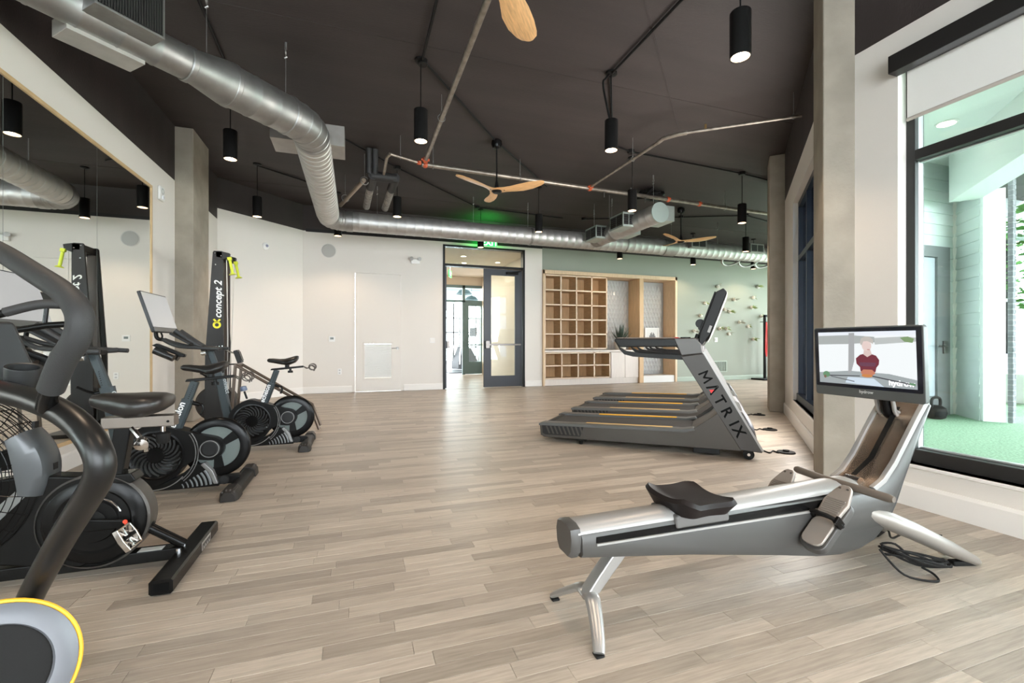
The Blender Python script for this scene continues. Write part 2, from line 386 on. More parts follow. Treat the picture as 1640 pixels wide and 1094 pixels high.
# right wall beside the camera: window opening y -1.2 .. 2.06, z .30 .. 3.08
WY0, WY1 = -1.2, 2.115
mb = MB()
for a, b, z0, z1 in ((WY1, RX-DG, 0, 3.27), (WY0, WY1, 0, .285), (WY0, WY1, 3.08, 3.27), (YB, WY0, 0, 3.27)): mb.bb(RX, RX+.24, a, b, z0, z1)
struct(mb.build('wall_right', WHITE, smooth=False), 'white wall around the big courtyard window')
mb = MB(); mb.bb(RX, RX+.24, YB, RX-DG, 3.27, CEIL)
struct(mb.build('wall_right_upper', DARKP, smooth=False), 'dark painted band above the courtyard window wall')
# diagonal wall: along (1,1) from (RX, RX-DG); local s = distance from there
D0 = Vector((RX, RX-DG, 0)); DU = Vector((1, 1, 0)).normalized(); DN = Vector((1, -1, 0)).normalized()
def dg(s, n, z): return tuple(D0+DU*s+DN*n+Vector((0, 0, z)))
S0, S1, SE = 0.70, 3.0, 6.0
mb = MB()
for a, b, z0, z1 in ((0, S0, 0, WT), (S0, S1, 0, .33), (S0, S1, 3.02, WT), (S1, 4.6, 0, WT), (4.6, SE, 0, .33), (4.6, SE, 3.02, WT)):
    mb.prism([(a, 0), (b, 0), (b, .24), (a, .24)], lambda u, w, d: dg(u, w, d), z0, z1)
struct(mb.build('wall_diagonal', WHITE, smooth=False), 'white diagonal wall with tall dark window behind the treadmills')
mb = MB(); mb.prism([(0, 0), (SE, 0), (SE, .24), (0, .24)], lambda u, w, d: dg(u, w, d), WT, CEIL)
struct(mb.build('wall_diagonal_upper', DARKP, smooth=False), 'dark painted band above the diagonal wall')

# ---- baseboards (flat board with a small cap)
def baseboard(name, p, q, h, t, n, mat=TRIMW, label=None):
    p = Vector((*p, 0)); q = Vector((*q, 0)); n = Vector((*n, 0)).normalized(); mb = MB()
    prof = [(0, 0), (t, 0), (t, h-.02), (t*.55, h), (0, h)]
    mb.prism(prof, lambda a, b, d: tuple(p+(q-p)*d+n*a+Vector((0, 0, b))), 0, 1)
    return struct(mb.build(name, mat, smooth=False), label)
baseboard('baseboard_left', (LX, 7.44), (LX, -3), .15, .016, (1, 0), label='white baseboard under the mirror')
baseboard('baseboard_corner', JL, JL2, .15, .016, (1, -1), label='white baseboard of the angled wall')
baseboard('baseboard_far', (-1.08, FARY), (-.07, FARY), .15, .016, (0, -1), label='white baseboard beside the closet door')
baseboard('baseboard_far_middle', (1.07, FARY), (1.98, FARY), .15, .016, (0, -1), label='white baseboard between closet door and double door')
baseboard('baseboard_far_pier', (4.09, FARY), (4.54, FARY), .15, .016, (0, -1), label='white baseboard between double door and cubbies')
baseboard('baseboard_green', (8.76, FARY), (XE, FARY), .13, .016, (0, -1), M('sage_trim', (.36, .42, .35), .5), label='sage green baseboard of the green wall')
baseboard('baseboard_right', (RX, RX-DG), (RX, -3), .155, .02, (-1, 0), label='tall white baseboard under the courtyard window')
a, b = D0+DU*.15, D0+DU*SE
baseboard('baseboard_diagonal', (a.x, a.y), (b.x, b.y), .16, .02, (-1, 1), label='tall white baseboard of the diagonal wall')

# ---- concrete columns
def column(label, pts):
    mb = MB(); mb.prism(pts, lambda a, b, d: (a, b, d), 0, CEIL)
    return struct(mb.build('concrete_column', CONC, bevel=.012), label)
column('concrete column at the end of the mirror wall', [(LX-.05, 7.5), (-2.15, 7.5), (-2.15, 8.22), (LX-.05, 8.22)])
def dgcol(s0, s1, n): return [dg(s0, 0.11, 0)[:2], dg(s0, -n, 0)[:2], dg(s1, -n, 0)[:2], dg(s1, 0.11, 0)[:2]]
column('concrete column between the courtyard window and the treadmills', dgcol(-.09, .372, .112))
column('concrete column at the far end of the diagonal wall', dgcol(4.10, 4.62, .215))

# ---- closet door (door_1)
d1 = thing('door_1', 'white closet door with a louvre panel near its foot', None, kind='structure')
mb = MB(); mb.ringplate([(0, .008), (1.0, .008), (1.0, 2.69), (0, 2.69)], [(.17, .28), (.82, .28), (.82, 1.12), (.17, 1.12)], XZ(FARY+.001), 0, .045)
mb.build('door_leaf', WHITE, d1, bevel=.003)
mb = MB(); mb.ringplate([(.165, .27), (.825, .27), (.825, 1.13), (.165, 1.13)], [(.20, .31), (.79, .31), (.79, 1.09), (.20, 1.09)], XZ(FARY-.006), 0, .03)
mb.build('louvre_frame', WHITE, d1, bevel=.004)
sl = MB(); sl.box((0, 0, 0), (.6, .045, .006), rot=Matrix.Rotation(radians(-48), 3, 'X')); s0 = sl.build('slat', M('louvre_paint', (.60, .59, .57), .6), d1, smooth=False)
for i in range(26):
    o = s0 if i == 0 else s0.copy()
    if i: COL.objects.link(o)
    o.location = (.495, FARY+.03, .325+i*.0295)
mb = MB(); mb.ringplate([(-.05, 0), (1.05, 0), (1.05, 2.74), (-.05, 2.74)], [(-.004, 0.001), (1.004, 0.001), (1.004, 2.695), (-.004, 2.695)], XZ(FARY-.006), 0, .09)
mb.build('door_frame', WHITE, d1, bevel=.003)
h = MB(); h.cyl((.925, FARY+.02, .99), (.925, FARY-.006, .99), .033); h.cyl((.925, FARY-.005, .99), (.925, FARY-.055, .99), .011)
h.tube([(.925, FARY-.05, .99), (.89, FARY-.055, .99), (.79, FARY-.052, .985)], [.012, .011, .009], 10); h.build('lever_handle', NICKEL, d1)

# ---- double door (door_2): frame, transom glass, closed leaf on the right; the left leaf stands open into the corridor
d2 = thing('door_2', 'tall dark framed glazed double door, one leaf open', None, kind='structure')
mb = MB()
for x0, x1 in ((1.985, 2.035), (4.03, 4.08)): mb.bb(x0, x1, FARY-.02, FARY+.16, 0, 3.475)
mb.bb(2.035, 4.03, FARY-.02, FARY+.16, 3.43, 3.475); mb.bb(2.035, 4.03, FARY-.02, FARY+.16, 2.965, 3.02)
mb.build('door_frame', M('dark_door_frame', (.008, .009, .0095), .4, .1, spec=.3), d2, bevel=.004)
mb = MB(); mb.bb(2.035, 4.03, FARY+.05, FARY+.058, 3.02, 3.43); mb.build('transom_pane', GLASS, d2, smooth=False)
def leaf(x0, x1, parent, tf=None):
    mb = MB(); mb.ringplate([(x0, .015), (x1, .015), (x1, 2.955), (x0, 2.955)], [(x0+.19, .29), (x1-.19, .29), (x1-.19, 2.80), (x0+.19, 2.80)], XZ(FARY+.03), 0, .05)
    l = mb.build('door_leaf', DOORM, parent, bevel=.004)
    mb = MB(); mb.bb(x0+.19, x1-.19, FARY+.052, FARY+.058, .29, 2.80); mb.build('pane', GLASS, l, smooth=False)
    mb = MB(); mb.box(((x0+x1)/2, FARY-.03, 1.07), (x1-x0-.12, .035, .045)); mb.box((x0+.08, FARY-.02, 1.07), (.10, .07, .19)); mb.build('push_bar', NICKEL, l, bevel=.008)
    mb = MB(); mb.box((x1-.28, FARY-.015, 2.86), (.3, .08, .06)); mb.tube([(x1-.3, FARY-.07, 2.88), (x1-.12, FARY-.16, 2.89), (x1+.01, FARY-.03, 2.98)], .011, 8); mb.build('door_closer', BLACK, l, bevel=.004)
    return l
leaf(3.01, 4.02, d2)
lf = leaf(2.04, 3.0, d2)
# open leaf swings 100 degrees into the corridor about its hinge at x = 2.04
lf.matrix_parent_inverse = Matrix.Identity(4)
R = Matrix.Translation((2.04, FARY+.08, 0)) @ Matrix.Rotation(radians(92), 4, 'Z') @ Matrix.Translation((-2.04, -FARY-.08, 0))
lf.matrix_basis = R

# ---- corridor and second gym room beyond the double door
CORR = M('corridor_paint', (.66, .56, .44), .7); CORRW = M('far_gym_paint', (.50, .60, .56), .7)
mb = MB(); mb.bb(1.5, 5.2, FARY+.2, 15.9, 3.45, 3.55); struct(mb.build('ceiling_corridor', CORR, smooth=False), 'cream ceiling of the corridor behind the double door')
mb = MB(); mb.bb(4.28, 4.43, FARY+.2, 15.9, 0, 3.5); struct(mb.build('wall_corridor_right', CORR, smooth=False), 'cream wall of the corridor seen through the glass leaf')
mb = MB(); mb.bb(1.4, 1.55, FARY+.2, 15.9, 0, 3.5); struct(mb.build('wall_corridor_left', WHITE, smooth=False), 'white wall of the corridor')
mb = MB(); mb.bb(1.4, 3.05, 15.8, 15.95, 3.15, 3.6); mb.bb(4.4, 6, 15.8, 15.95, 0, 3.6); mb.bb(1.4, 2.45, 15.8, 15.95, 0, 3.6); mb.bb(3.05, 4.4, 15.8, 15.95, 3.15, 3.6)
struct(mb.build('wall_corridor_end', CORR, smooth=False), 'cream wall with the doorway into the next gym room')
mb = MB()
for x in (2.48, 3.62): mb.bb(x-.05, x+.05, 15.72, 15.8, 0, 3.15)
mb.bb(2.43, 4.4, 15.72, 15.8, 3.05, 3.15); mb.bb(2.43, 4.4, 15.72, 15.8, 2.55, 2.62)
d3 = thing('door_3', 'teal grey glazed door to the next gym room', None, kind='structure')
TEAL = M('teal_grey_metal', (.10, .15, .15), .4, .3)
mb.build('door_frame', TEAL, d3, bevel=.004)
mb = MB(); mb.ringplate([(3.67, .02), (4.35, .02), (4.35, 2.55), (3.67, 2.55)], [(3.80, .45), (4.24, .45), (4.24, 2.42), (3.80, 2.42)], XZ(15.72), 0, .05); mb.box((4.0, 15.68, 1.05), (.6, .03, .04))
mb.build('door_leaf', TEAL, d3, bevel=.003)
mb = MB(); mb.bb(3.8, 4.24, 15.74, 15.746, .45, 2.42); mb.build('pane', GLASS, d3, smooth=False)
mb = MB(); mb.prism([(1, 15.95), (10, 15.95), (10, 25), (1, 25)], lambda a, b, d: (a, b, d), -.1, 0); struct(mb.build('floor_far_room', M('pale_gym_floor', (.50, .50, .52), .35), smooth=False), 'pale floor of the next gym room')
mb = MB(); mb.bb(1, 10, 15.95, 25, 4.0, 4.1); struct(mb.build('ceiling_far_room', M('grey_ceiling', (.16, .19, .19), .7), smooth=False), 'dark grey ceiling of the next gym room')
mb = MB(); AW = [(4.55, 0.15), (6.9, .15), (6.9, 2.3)]+arc((5.725, 2.3), 1.175, 0, 180, 12)[1:-1]+[(4.55, 2.3)]
n = len(AW); OUT = [(1, -.0), (10, -.0), (10, 2.3)]+[(5.725+6*cos(radians(180*i/12)), min(4.0, 2.3+6*sin(radians(180*i/12)))) for i in range(1, 12)]+[(1, 2.3)]
mb.ringplate(OUT, AW, XZ(24.6), 0, .2); struct(mb.build('wall_far_room', CORRW, smooth=False), 'pale green end wall of the next gym with an arched window')
w3 = thing('window_3', 'arched grid window at the end of the next gym room', None, kind='structure')
mb = MB()
for x in (5.1, 5.72, 6.35): mb.bb(x-.03, x+.03, 24.62, 24.68, .15, 3.4)
for z in (.9, 1.7, 2.5): mb.bb(4.55, 6.9, 24.62, 24.68, z-.03, z+.03)
mb.build('muntin', DARKFRAME, w3)
mb = MB(); mb.bb(4.5, 6.95, 24.70, 24.706, .15, 3.5); mb.build('pane', GLASS, w3, smooth=False)
cl = MB(); cl.cyl((0, 0, 0), (0, 0, -.012), .07); 
for i, (x, y) in enumerate(((3.0, 13.0), (2.75, 12.0), (3.9, 12.6))):
    dl = thing('recessed_light', ['recessed round corridor light over the open leaf', 'recessed round corridor light at the transom middle', 'recessed round corridor light over the closed leaf'][i], 'light', (x, y, 3.45))
    MB().lathe([(.085, 0), (.085, -.008), (.07, -.012)], (0, 0, 0), (0, 0, 1), 24).build('trim_ring', WHITEP, dl); MB().cyl((0, 0, -.006), (0, 0, -.013), .062).build('diffuser', LAMPON, dl)
area_light('corridor_lamps', (3.0, 13.0, 3.4), (0, 0, 0), 1.6, 3.6, 90, (1.0, .9, .76))
area_light('far_gym_daylight', (5.6, 24.3, 1.9), (radians(90), 0, radians(180)), 2.2, 2.6, 55, (.9, 1.0, 1.0))
# ================================================================== WINDOWS
w1 = thing('window_1', 'big black framed window onto the turf courtyard', None, kind='structure')
fx0, fx1 = RX+.085, RX+.20
mb = MB(); mb.bb(fx0, fx0+.035, WY1-.055, WY1, .285, 3.08); mb.bb(fx0+.035, fx1, WY1-.045, WY1, .285, 3.08); mb.bb(fx0, fx1, WY0, WY0+.055, .285, 3.08); mb.bb(fx0, fx1, WY0+.055, WY1-.055, 3.0, 3.08)
mb.bb(fx0-.02, fx1, WY0+.055, WY1-.055, .285, .375); mb.bb(fx0-.01, fx1, WY0+.055, WY1-.055, 2.36, 2.43); mb.bb(fx0-.01, fx1, .18, .24, .375, 3.0)
mb.build('window_frame', DARKFRAME, w1, bevel=.004)
mb = MB(); mb.bb(fx0+.036, fx0+.085, WY1-.056, WY1-.046, .375, 2.36); mb.bb(fx0+.036, fx0+.085, WY1-.056, WY1-.046, 2.43, 3.0); mb.bb(fx0+.05, fx0+.085, .24, WY1-.057, .375, .387); mb.bb(fx0+.05, fx0+.085, .24, WY1-.057, 2.35, 2.36)
mb.build('glazing_stop', ALU, w1, bevel=.003)
for z0, z1 in ((.375, 2.36), (2.43, 3.0)):
    for a, b in ((WY0+.055, .18), (.24, WY1-.055)):
        mb = MB(); mb.bb(fx0+.06, fx0+.066, a, b, z0, z1); mb.build('pane', GLASS, w1, smooth=False)
mb = MB(); mb.bb(RX-.012, RX+.1, WY0, WY1, .262, .285); mb.build('window_sill', TRIMW, w1, bevel=.004)
rb = thing('roller_blind', 'white roller blind in a black box above the courtyard window', 'blind', (RX, 2.12, 2.95))
mb = MB(); mb.bb(-.095, -.003, -3.3, 0, 0, .122); mb.build('valance_box', DARKFRAME, rb, bevel=.004)
mb = MB(); mb.bb(.028, .031, -3.25, -.045, -.30, .06); mb.build('blind_fabric', FABRICW, rb, smooth=False)
mb = MB(); mb.tube([(.03, -3.25, -.312), (.03, -.045, -.312)], .013, 10); mb.build('bottom_bar', M('blind_bar', (.50, .45, .40), .6), rb)

def dgp(mb, a, b, n0, n1, z0, z1): mb.prism([(a, n0), (b, n0), (b, n1), (a, n1)], lambda u, w, d: dg(u, w, d), z0, z1)
NAVY = M('navy_window_frame', (.018, .022, .032), .4)
for wi, (s0, s1, muls, lab) in enumerate(((S0, S1, (1.44, 2.22), 'dark tinted window between the two concrete columns'), (4.66, SE-.05, (5.3,), 'dark framed window past the far column'))):
    w2 = thing('window_%d' % (2 if wi == 0 else 4), lab, None, kind='structure')
    mb = MB(); n0, n1 = .06, .16
    dgp(mb, s0, s0+.05, n0, n1, .33, 3.02); dgp(mb, s1-.05, s1, n0, n1, .33, 3.02); dgp(mb, s0, s1, n0, n1, 2.95, 3.02); dgp(mb, s0, s1, n0-.02, n1, .33, .42); dgp(mb, s0, s1, n0, n1, 2.22, 2.29)
    for m in muls: dgp(mb, m-.025, m+.025, n0, n1, .42, 2.95)
    mb.build('window_frame', NAVY, w2)
    ed = [s0+.05]+[x for m in muls for x in (m-.025, m+.025)]+[s1-.05]
    for z0, z1 in ((.42, 2.22), (2.29, 2.95)):
        for a, b in zip(ed[0::2], ed[1::2]):
            mb = MB(); dgp(mb, a, b, n0+.05, n0+.056, z0, z1); mb.build('pane', GLASSD if wi == 0 else GLASS, w2, smooth=False)
    mb = MB(); dgp(mb, s0, s1, -.012, .06, .31, .33); mb.build('window_sill', TRIMW, w2)

# ================================================================== COURTYARD
mb = MB(); mb.prism([(RX+.2, -14), (40, -14), (40, 40), (14, 14), (RX+.3, RX-DG)], lambda a, b, d: (a, b, d), -.12, -.02)
turf = struct(mb.build('ground_courtyard', TURF, smooth=False), 'green artificial turf of the courtyard outside the window')
mb = MB(); mb.prism([(RX+.24, .3), (4.9, .3), (8.75, 4.1), (9.3, 4.6), (9.3, 4.9), (6.3, 4.9), (RX+.3, 2.3)], lambda a, b, d: (a, b, d), 3.9, 4.1)
struct(mb.build('ceiling_courtyard', M('soffit_paint', (.78, .80, .785), .7), smooth=False), 'pale soffit over the courtyard strip outside the window')
mb = MB(); p, q = Vector((4.9, .35, 0)), Vector((8.6, 4.05, 0)); n = Vector((-1, 1, 0)).normalized()
mb.prism([(0, 0), (1, 0), (1, 1), (0, 1)], lambda u, w, d: tuple(p+(q-p)*u+n*.34*w+Vector((0, 0, d))), 3.2, 3.95)
struct(mb.build('trim_2', M('beam_paint', (.80, .81, .80), .6), smooth=False), 'pale dropped beam under the courtyard soffit')
def siding(name, a, b, label):
    a = Vector((*a, 0)); b = Vector((*b, 0)); d = (b-a).normalized(); n = Vector((d.y, -d.x, 0)); L = (b-a).length; rz = atan2(d.y, d.x)
    mb = MB(); mb.prism([(0, 0), (L, 0), (L, -.12), (0, -.12)], lambda u, w, z: tuple(a+d*u+n*w+Vector((0, 0, z))), -.02, 3.9)
    wl_ = struct(mb.build(name, SIDING, smooth=False), label)
    H = .175; mb = MB(); mb.add([(0, 0, 0), (L, 0, 0), (L, -.022, 0), (0, -.022, 0), (0, 0, H-.002), (L, 0, H-.002), (L, -.006, H-.002), (0, -.006, H-.002)],
                                [(0, 1, 5, 4), (3, 7, 6, 2), (0, 3, 2, 1), (4, 5, 6, 7), (0, 4, 7, 3), (1, 2, 6, 5)])
    b0 = mb.build('siding_board', SIDING, wl_, smooth=False)
    for i in range(22):
        o = b0 if i == 0 else b0.copy()
        if i: COL.objects.link(o)
        o.location = (a.x, a.y, -.02+i*H); o.rotation_euler = (0, 0, rz)
siding('wall_courtyard_door', (6.4, 4.56), (8.97, 4.56), 'pale lap siding wall around the courtyard door')
siding('wall_courtyard_return', (8.97, 4.50), (8.56, 4.02), 'pale lap siding wall between courtyard door and white pillar')
mb = MB(); mb.bb(8.955, 9.0, 4.49, 4.55, -.02, 3.9); struct(mb.build('trim_3', TRIMW), 'white corner board of the siding')
mb = MB(); mb.prism([(8.545, 4.02), (8.53, 3.98), (8.67, 3.80), (8.95, 3.95), (8.75, 4.2)], lambda a, b, d: (a, b, d), -.02, 3.3)
struct(mb.build('trim_4', M('pillar_paint', (.84, .86, .86), .5), bevel=.005), 'white square pillar in the courtyard')
pier = struct(MB().bb(8.70, 8.765, 3.742, 3.79, -.02, 6).build('trim_5', M('mortar', (.34, .34, .35), .9), smooth=False), 'grey brick pier beside the white pillar')
mb = MB(); r2 = random.Random(3)
for k in range(74):
    z = -.01+k*.076; off = .0 if k % 2 else .06
    for x0, x1, y0, y1 in ((8.694, 8.70, 3.738, 3.79), (8.70, 8.725+off*.3, 3.736, 3.742), (8.733+off*.3, 8.765, 3.736, 3.742)):
        e = r2.random()*.003; mb.bb(x0-e, x1, y0-e, y1, z, z+.064)
mb.build('bricks', BRICKM, pier, kind='stuff', smooth=False)
# courtyard door in the siding
cd = thing('door_4', 'dark grey metal courtyard door with a tall glass light', None, (8.18, 4.56, -.02), kind='structure')
mb = MB(); mb.ringplate([(-.34, 0), (.62, 0), (.62, 2.62), (-.34, 2.62)], [(-.20, .30), (.32, .30), (.32, 2.45), (-.20, 2.45)], lambda a, b, d: (a, -d, b), 0, .06)
mb.build('door_leaf', M('courtyard_door_paint', (.20, .205, .21), .45), cd, bevel=.004)
mb = MB(); mb.bb(-.20, .32, -.04, -.034, .30, 2.45); mb.build('pane', glass_mat('door_glass', (.96, .97, .98)), cd, smooth=False)
mb = MB(); mb.bb(-.19, .31, -.026, -.024, .31, 2.44); mb.build('blind', M('door_blind', (.78, .80, .84), .7), cd, smooth=False)
mb = MB(); mb.box((.47, -.075, 1.06), (.09, .03, .2)); mb.tube([(.47, -.09, 1.08), (.44, -.12, 1.08), (.25, -.12, 1.08)], .013, 8); mb.build('lever_handle', NICKEL, cd, bevel=.004)
kb = thing('kettlebell', 'black kettlebell on the turf in front of the courtyard door', 'kettlebell', (8.17, 4.35, -.02))
MB().lathe([(.07, 0), (.11, .02), (.13, .09), (.115, .16), (.06, .20)], (0, 0, 0), (0, 0, 1), 24).build('bell_body', BLACKM, kb)
MB().tube(smooth_path([(-.085, 0, .16), (-.105, 0, .24), (-.08, 0, .30), (0, 0, .315), (.08, 0, .30), (.105, 0, .24), (.085, 0, .16)], 5), .019, 10).build('handle', BLACKM, kb)
sl_ = thing('soffit_light', 'round recessed light in the courtyard soffit', 'light', (7.1, 3.67, 3.9))
MB().lathe([(.115, 0), (.115, -.008), (.095, -.014)], (0, 0, 0), (0, 0, 1), 28).build('trim_ring', WHITEP, sl_); MB().cyl((0, 0, -.008), (0, 0, -.016), .092).build('diffuser', LAMPON, sl_)
# building across the courtyard, one window and a tree
bd = thing('neighbour_building', 'grey brick building across the courtyard with a large window', 'building', (12.9, 5.6, -.02))
mb = MB(); mb.bb(-1.2, 5, .0, .4, 0, .9); mb.bb(-1.2, 5, 0, .4, 3.4, 9); mb.bb(-1.2, -.9, 0, .4, .9, 3.4); mb.bb(3, 5, 0, .4, .9, 3.4); mb.build('wall', BRICKM, bd, smooth=False)
mb = MB()
for x in (-.9, .2, 1.3, 2.95): mb.bb(x-.03, x+.03, .1, .2, .9, 3.4)
mb.bb(-.9, 3, .1, .2, 2.0, 2.07); mb.build('window_frame', DARKFRAME, bd)
mb = MB(); mb.bb(-.9, 3, .16, .166, .9, 3.4); mb.build('pane', GLASS, bd, smooth=False)
mb = MB(); mb.bb(-1.3, 5, -1.2, -.1, 0, .55); mb.build('planter', M('white_planter', (.7, .7, .7), .7), bd, bevel=.02)
tr = thing('courtyard_tree', 'leafy green tree across the courtyard', 'tree', (10.85, 4.35, -.02))
MB().tube([(0, 0, 0), (.05, 0, 1.2), (0, .05, 2.4)], [.06, .05, .03], 8).build('trunk', M('bark', (.16, .11, .08), .9), tr)
mb = MB(); rr = random.Random(5)
for i in range(420):
    a = rr.random()*2*pi; t = rr.random(); h = 1.7+1.9*t; r = .75*sin(pi*min(1, t*.9+.08))*sqrt(rr.random()); c = Vector((r*cos(a), r*sin(a), h)); s = .07+.05*rr.random()
    R = Matrix.Rotation(rr.random()*6, 3, 'Z') @ Matrix.Rotation(rr.random()*2-1, 3, 'X')
    mb.add([c+R@Vector(p) for p in ((-s, 0, 0), (0, -s*.45, .01), (s, 0, 0), (0, s*.45, .01))], [(0, 1, 2, 3)])
mb.build('foliage', M('leaf_green', (.10, .26, .06), .6), tr, kind='stuff', smooth=False, fix=False)
# ================================================================== CEILING SERVICES
# ---- cylinder pendants
def make_pendant(label, x, y, zb=3.25, drop=None):
    t = thing('pendant_light', label, 'pendant light', (x, y, zb), group='black cylinder pendants')
    h = CEIL-zb
    MB().lathe([(.065, h), (.065, h-.02), (.02, h-.03)], (0, 0, 0), (0, 0, 1), 24).build('canopy', BLACK, t)
    MB().cyl((0, 0, .33), (0, 0, h-.02), .006, n=8).build('cord', BLACK, t)
    mb = MB(); mb.lathe([(.0, .335), (.070, .335), (.0735, .33), (.0735, 0), (.066, 0), (.064, .05), (0.0, .05)], (0, 0, 0), (0, 0, 1), 32, cap=False); mb.build('housing', BLACK, t)
    MB().lathe([(.0655, .003), (.052, .03), (.050, .045)], (0, 0, 0), (0, 0, 1), 28, cap=False).build('reflector', LAMPIN, t)
    MB().cyl((0, 0, .032), (0, 0, .040), .051).build('diffuser', LAMPON, t)
    return t
def pendant_lamp(x, y, zb, w=PENDANT_W, ang=105):
    d = bpy.data.lights.new('pendant_lamp', 'SPOT'); d.energy = w; d.color = PENDANT_COL; d.spot_size = radians(ang); d.spot_blend = .55; d.shadow_soft_size = .05
    o = bpy.data.objects.new('pendant_lamp', d); COL.objects.link(o); o.location = (x, y, zb-.012)
PEN = [(2.70, 2.64, 3.22, 'black pendant above the rowing machine, beside the courtyard window column'),
       (.66, 4.90, 3.25, 'black pendant beside the bare sprinkler branch and its red coupling'),
       (2.70, 4.44, 3.25, 'black pendant with a bent conduit beside its cord'),
       (-1.38, 6.10, 3.25, 'black pendant hanging below the thick angled duct run near the mirror'),
       (-1.56, 8.64, 3.23, 'black pendant before the angled wall with the round alarm'),
       (.68, 8.02, 3.27, 'black pendant in front of the wall-side duct under the black lagged pipes'),
       (3.35, 8.14, 3.25, 'black pendant between the middle ceiling fan and the double door'),
       (4.25, 6.35, 3.25, 'black pendant beside the short duct with paired grilles'),
       (6.48, 6.30, 3.23, 'black pendant close to the far concrete column'),
       (8.65, 8.30, 3.25, 'black pendant in front of the duct end by the far concrete column'),
       (-.33, 9.76, 3.25, 'black pendant peeping out below the duct elbow at the angled wall'),
       (2.67, 9.92, 3.26, 'black pendant peeping out below the duct beside the exit sign'),
       (6.39, 10.10, 3.26, 'black pendant below the duct above the cubbies'),
       (8.77, 10.20, 3.26, 'black pendant below the duct above the framed picture niche'),
       (10.92, 10.20, 3.26, 'black pendant below the flexible duct loops at the green wall')]
for i, (x, y, z, lab) in enumerate(PEN):
    make_pendant(lab, x, y, z)
    pendant_lamp(x, y, z, PENDANT_W*(.68 if y > 9.5 else .9), 138 if y > 9.5 else 95)
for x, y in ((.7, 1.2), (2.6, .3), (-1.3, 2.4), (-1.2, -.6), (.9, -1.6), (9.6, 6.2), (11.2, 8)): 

    pendant_lamp(x, y, 3.22)  # extra spots out of view, added without pendant fixtures

# ---- spiral ducts
def ribbed(p, q, r, step, rib=.004):
    p = Vector(p); q = Vector(q); L = (q-p).length; n = max(1, int(L/step)); pts = []; rr = []
    for i in range(n+1):
        c = i/n
        if 0 < i < n:
            for dt, e in ((-.012, 0), (-.005, rib), (.005, rib), (.012, 0)): pts.append(p+(q-p)*(c+dt/L)); rr.append(r+e)
        else: pts.append(p+(q-p)*c); rr.append(r)
    return pts, rr
def duct_piece(parent, p, q, r, step, mat=GALV, n=36):
    pts, rr = ribbed(p, q, r, step, .009 if mat is GALVL else (.0028 if mat is GALVM else .004)); return MB().tube(pts, rr, n).build('duct_section', mat, parent, ang=50)
def collar(parent, c, d, r, w=.05):
    d = Vector(d).normalized(); c = Vector(c); return MB().tube([c-d*w/2, c-d*(w/2-.008), c+d*(w/2-.008), c+d*w/2], [r+.002, r+.01, r+.01, r+.002], 36, cap=False).build('collar', GALV, parent)
def elbow(parent, p, c, q, r, k, mat=GALV):
    p, c, q = Vector(p), Vector(c), Vector(q); pts = []; rr = []
    for i in range(k+1):
        t = i/k; pt = p*(1-t)**2+c*2*t*(1-t)+q*t*t
        pts.append(pt); rr.append(r)
    mb = MB(); mb.tube(pts, rr, 36)
    for i in range(1, k):
        d = (pts[i+1]-pts[i-1]).normalized(); mb.tube([pts[i]-d*.008, pts[i], pts[i]+d*.008], [r, r+.006, r], 36, cap=False)
    return mb.build('elbow', mat, parent, ang=20)
def hanger(parent, x, y, z0, eye=True):
    mb = MB(); mb.cyl((x, y, z0), (x, y, CEIL-.08), .0035, n=6)
    if eye: mb.torus((x, y, CEIL-.10), (1, 0, 0), .022, .005, 16, 6); mb.cyl((x, y, CEIL-.07), (x, y, CEIL), .012, n=8); mb.cyl((x-.012, y, CEIL-.16), (x+.012, y, CEIL-.14), .009, n=8)
    return mb.build('hanger_wire', GALV, parent)
def grille(parent, c, d, nrm, w, h, bars, vert=True):
    """dark opening with bars; c centre on the face, d along the face, nrm outwards"""
    c = Vector(c); d = Vector(d).normalized(); nrm = Vector(nrm).normalized(); z = Vector((0, 0, 1)); mb = MB()
    R = Matrix((d, nrm, z)).transposed()
    mb.box(c+nrm*.002, (w, .004, h), rot=R); g = mb.build('grille', M('grille_black', (.006, .006, .006), .6), parent, smooth=False)
    mb = MB()
    for i in range(bars):
        t = (i+.5)/bars-.5
        mb.box(c+nrm*.008+(d*t*w if vert else z*t*h), (.006, .012, h) if vert else (w, .012, .006), rot=R)
    mb.build('bar', M('grille_bar', (.03, .028, .026), .5), g, kind='stuff' if bars > 40 else None, smooth=False)
    return g
DZ = 3.40; DR = .183
du = thing('spiral_duct', 'long galvanized spiral duct that bends along the ceiling to the green wall', 'duct', (0, 0, 0))
A0 = Vector((-2.14, 3.58, DZ)); E1 = Vector((-.46, 5.26, DZ)); E2 = Vector((-.46, 9.12, DZ)); END = Vector((11.6, 9.12, DZ))
dd = Vector((1, 1, 0)).normalized()
r1 = A0+dd*1.18; r2 = r1+dd*.34
duct_piece(du, A0, r1, .132, .22)
MB().lathe([(.134, 0), (.05, -.03), (0.001, -.03)], A0, -dd, 30).build('end_cap', GALV, du)
mb = MB(); mb.tube([r1, r1+dd*.03, r2-dd*.05, r2], [.138, .136, DR+.004, DR+.006], 36); mb.build('reducer', GALV, du)
collar(du, r1, dd, .134); collar(du, r2, dd, DR)
e1a = E1-dd*.26; duct_piece(du, r2, e1a, DR, .16)
e1b = E1+Vector((0, .26, 0)); elbow(du, e1a, E1, e1b, DR+.002, 4); collar(du, e1a, dd, DR); collar(du, e1b, (0, 1, 0), DR, .07)
e2a = E2-Vector((0, .36, 0)); e2b = E2+Vector((.36, 0, 0))
duct_piece(du, e1b, e2a, DR, .125, GALVL); elbow(du, e2a, E2, e2b, DR+.002, 6); collar(du, e2b, (1, 0, 0), DR, .12)
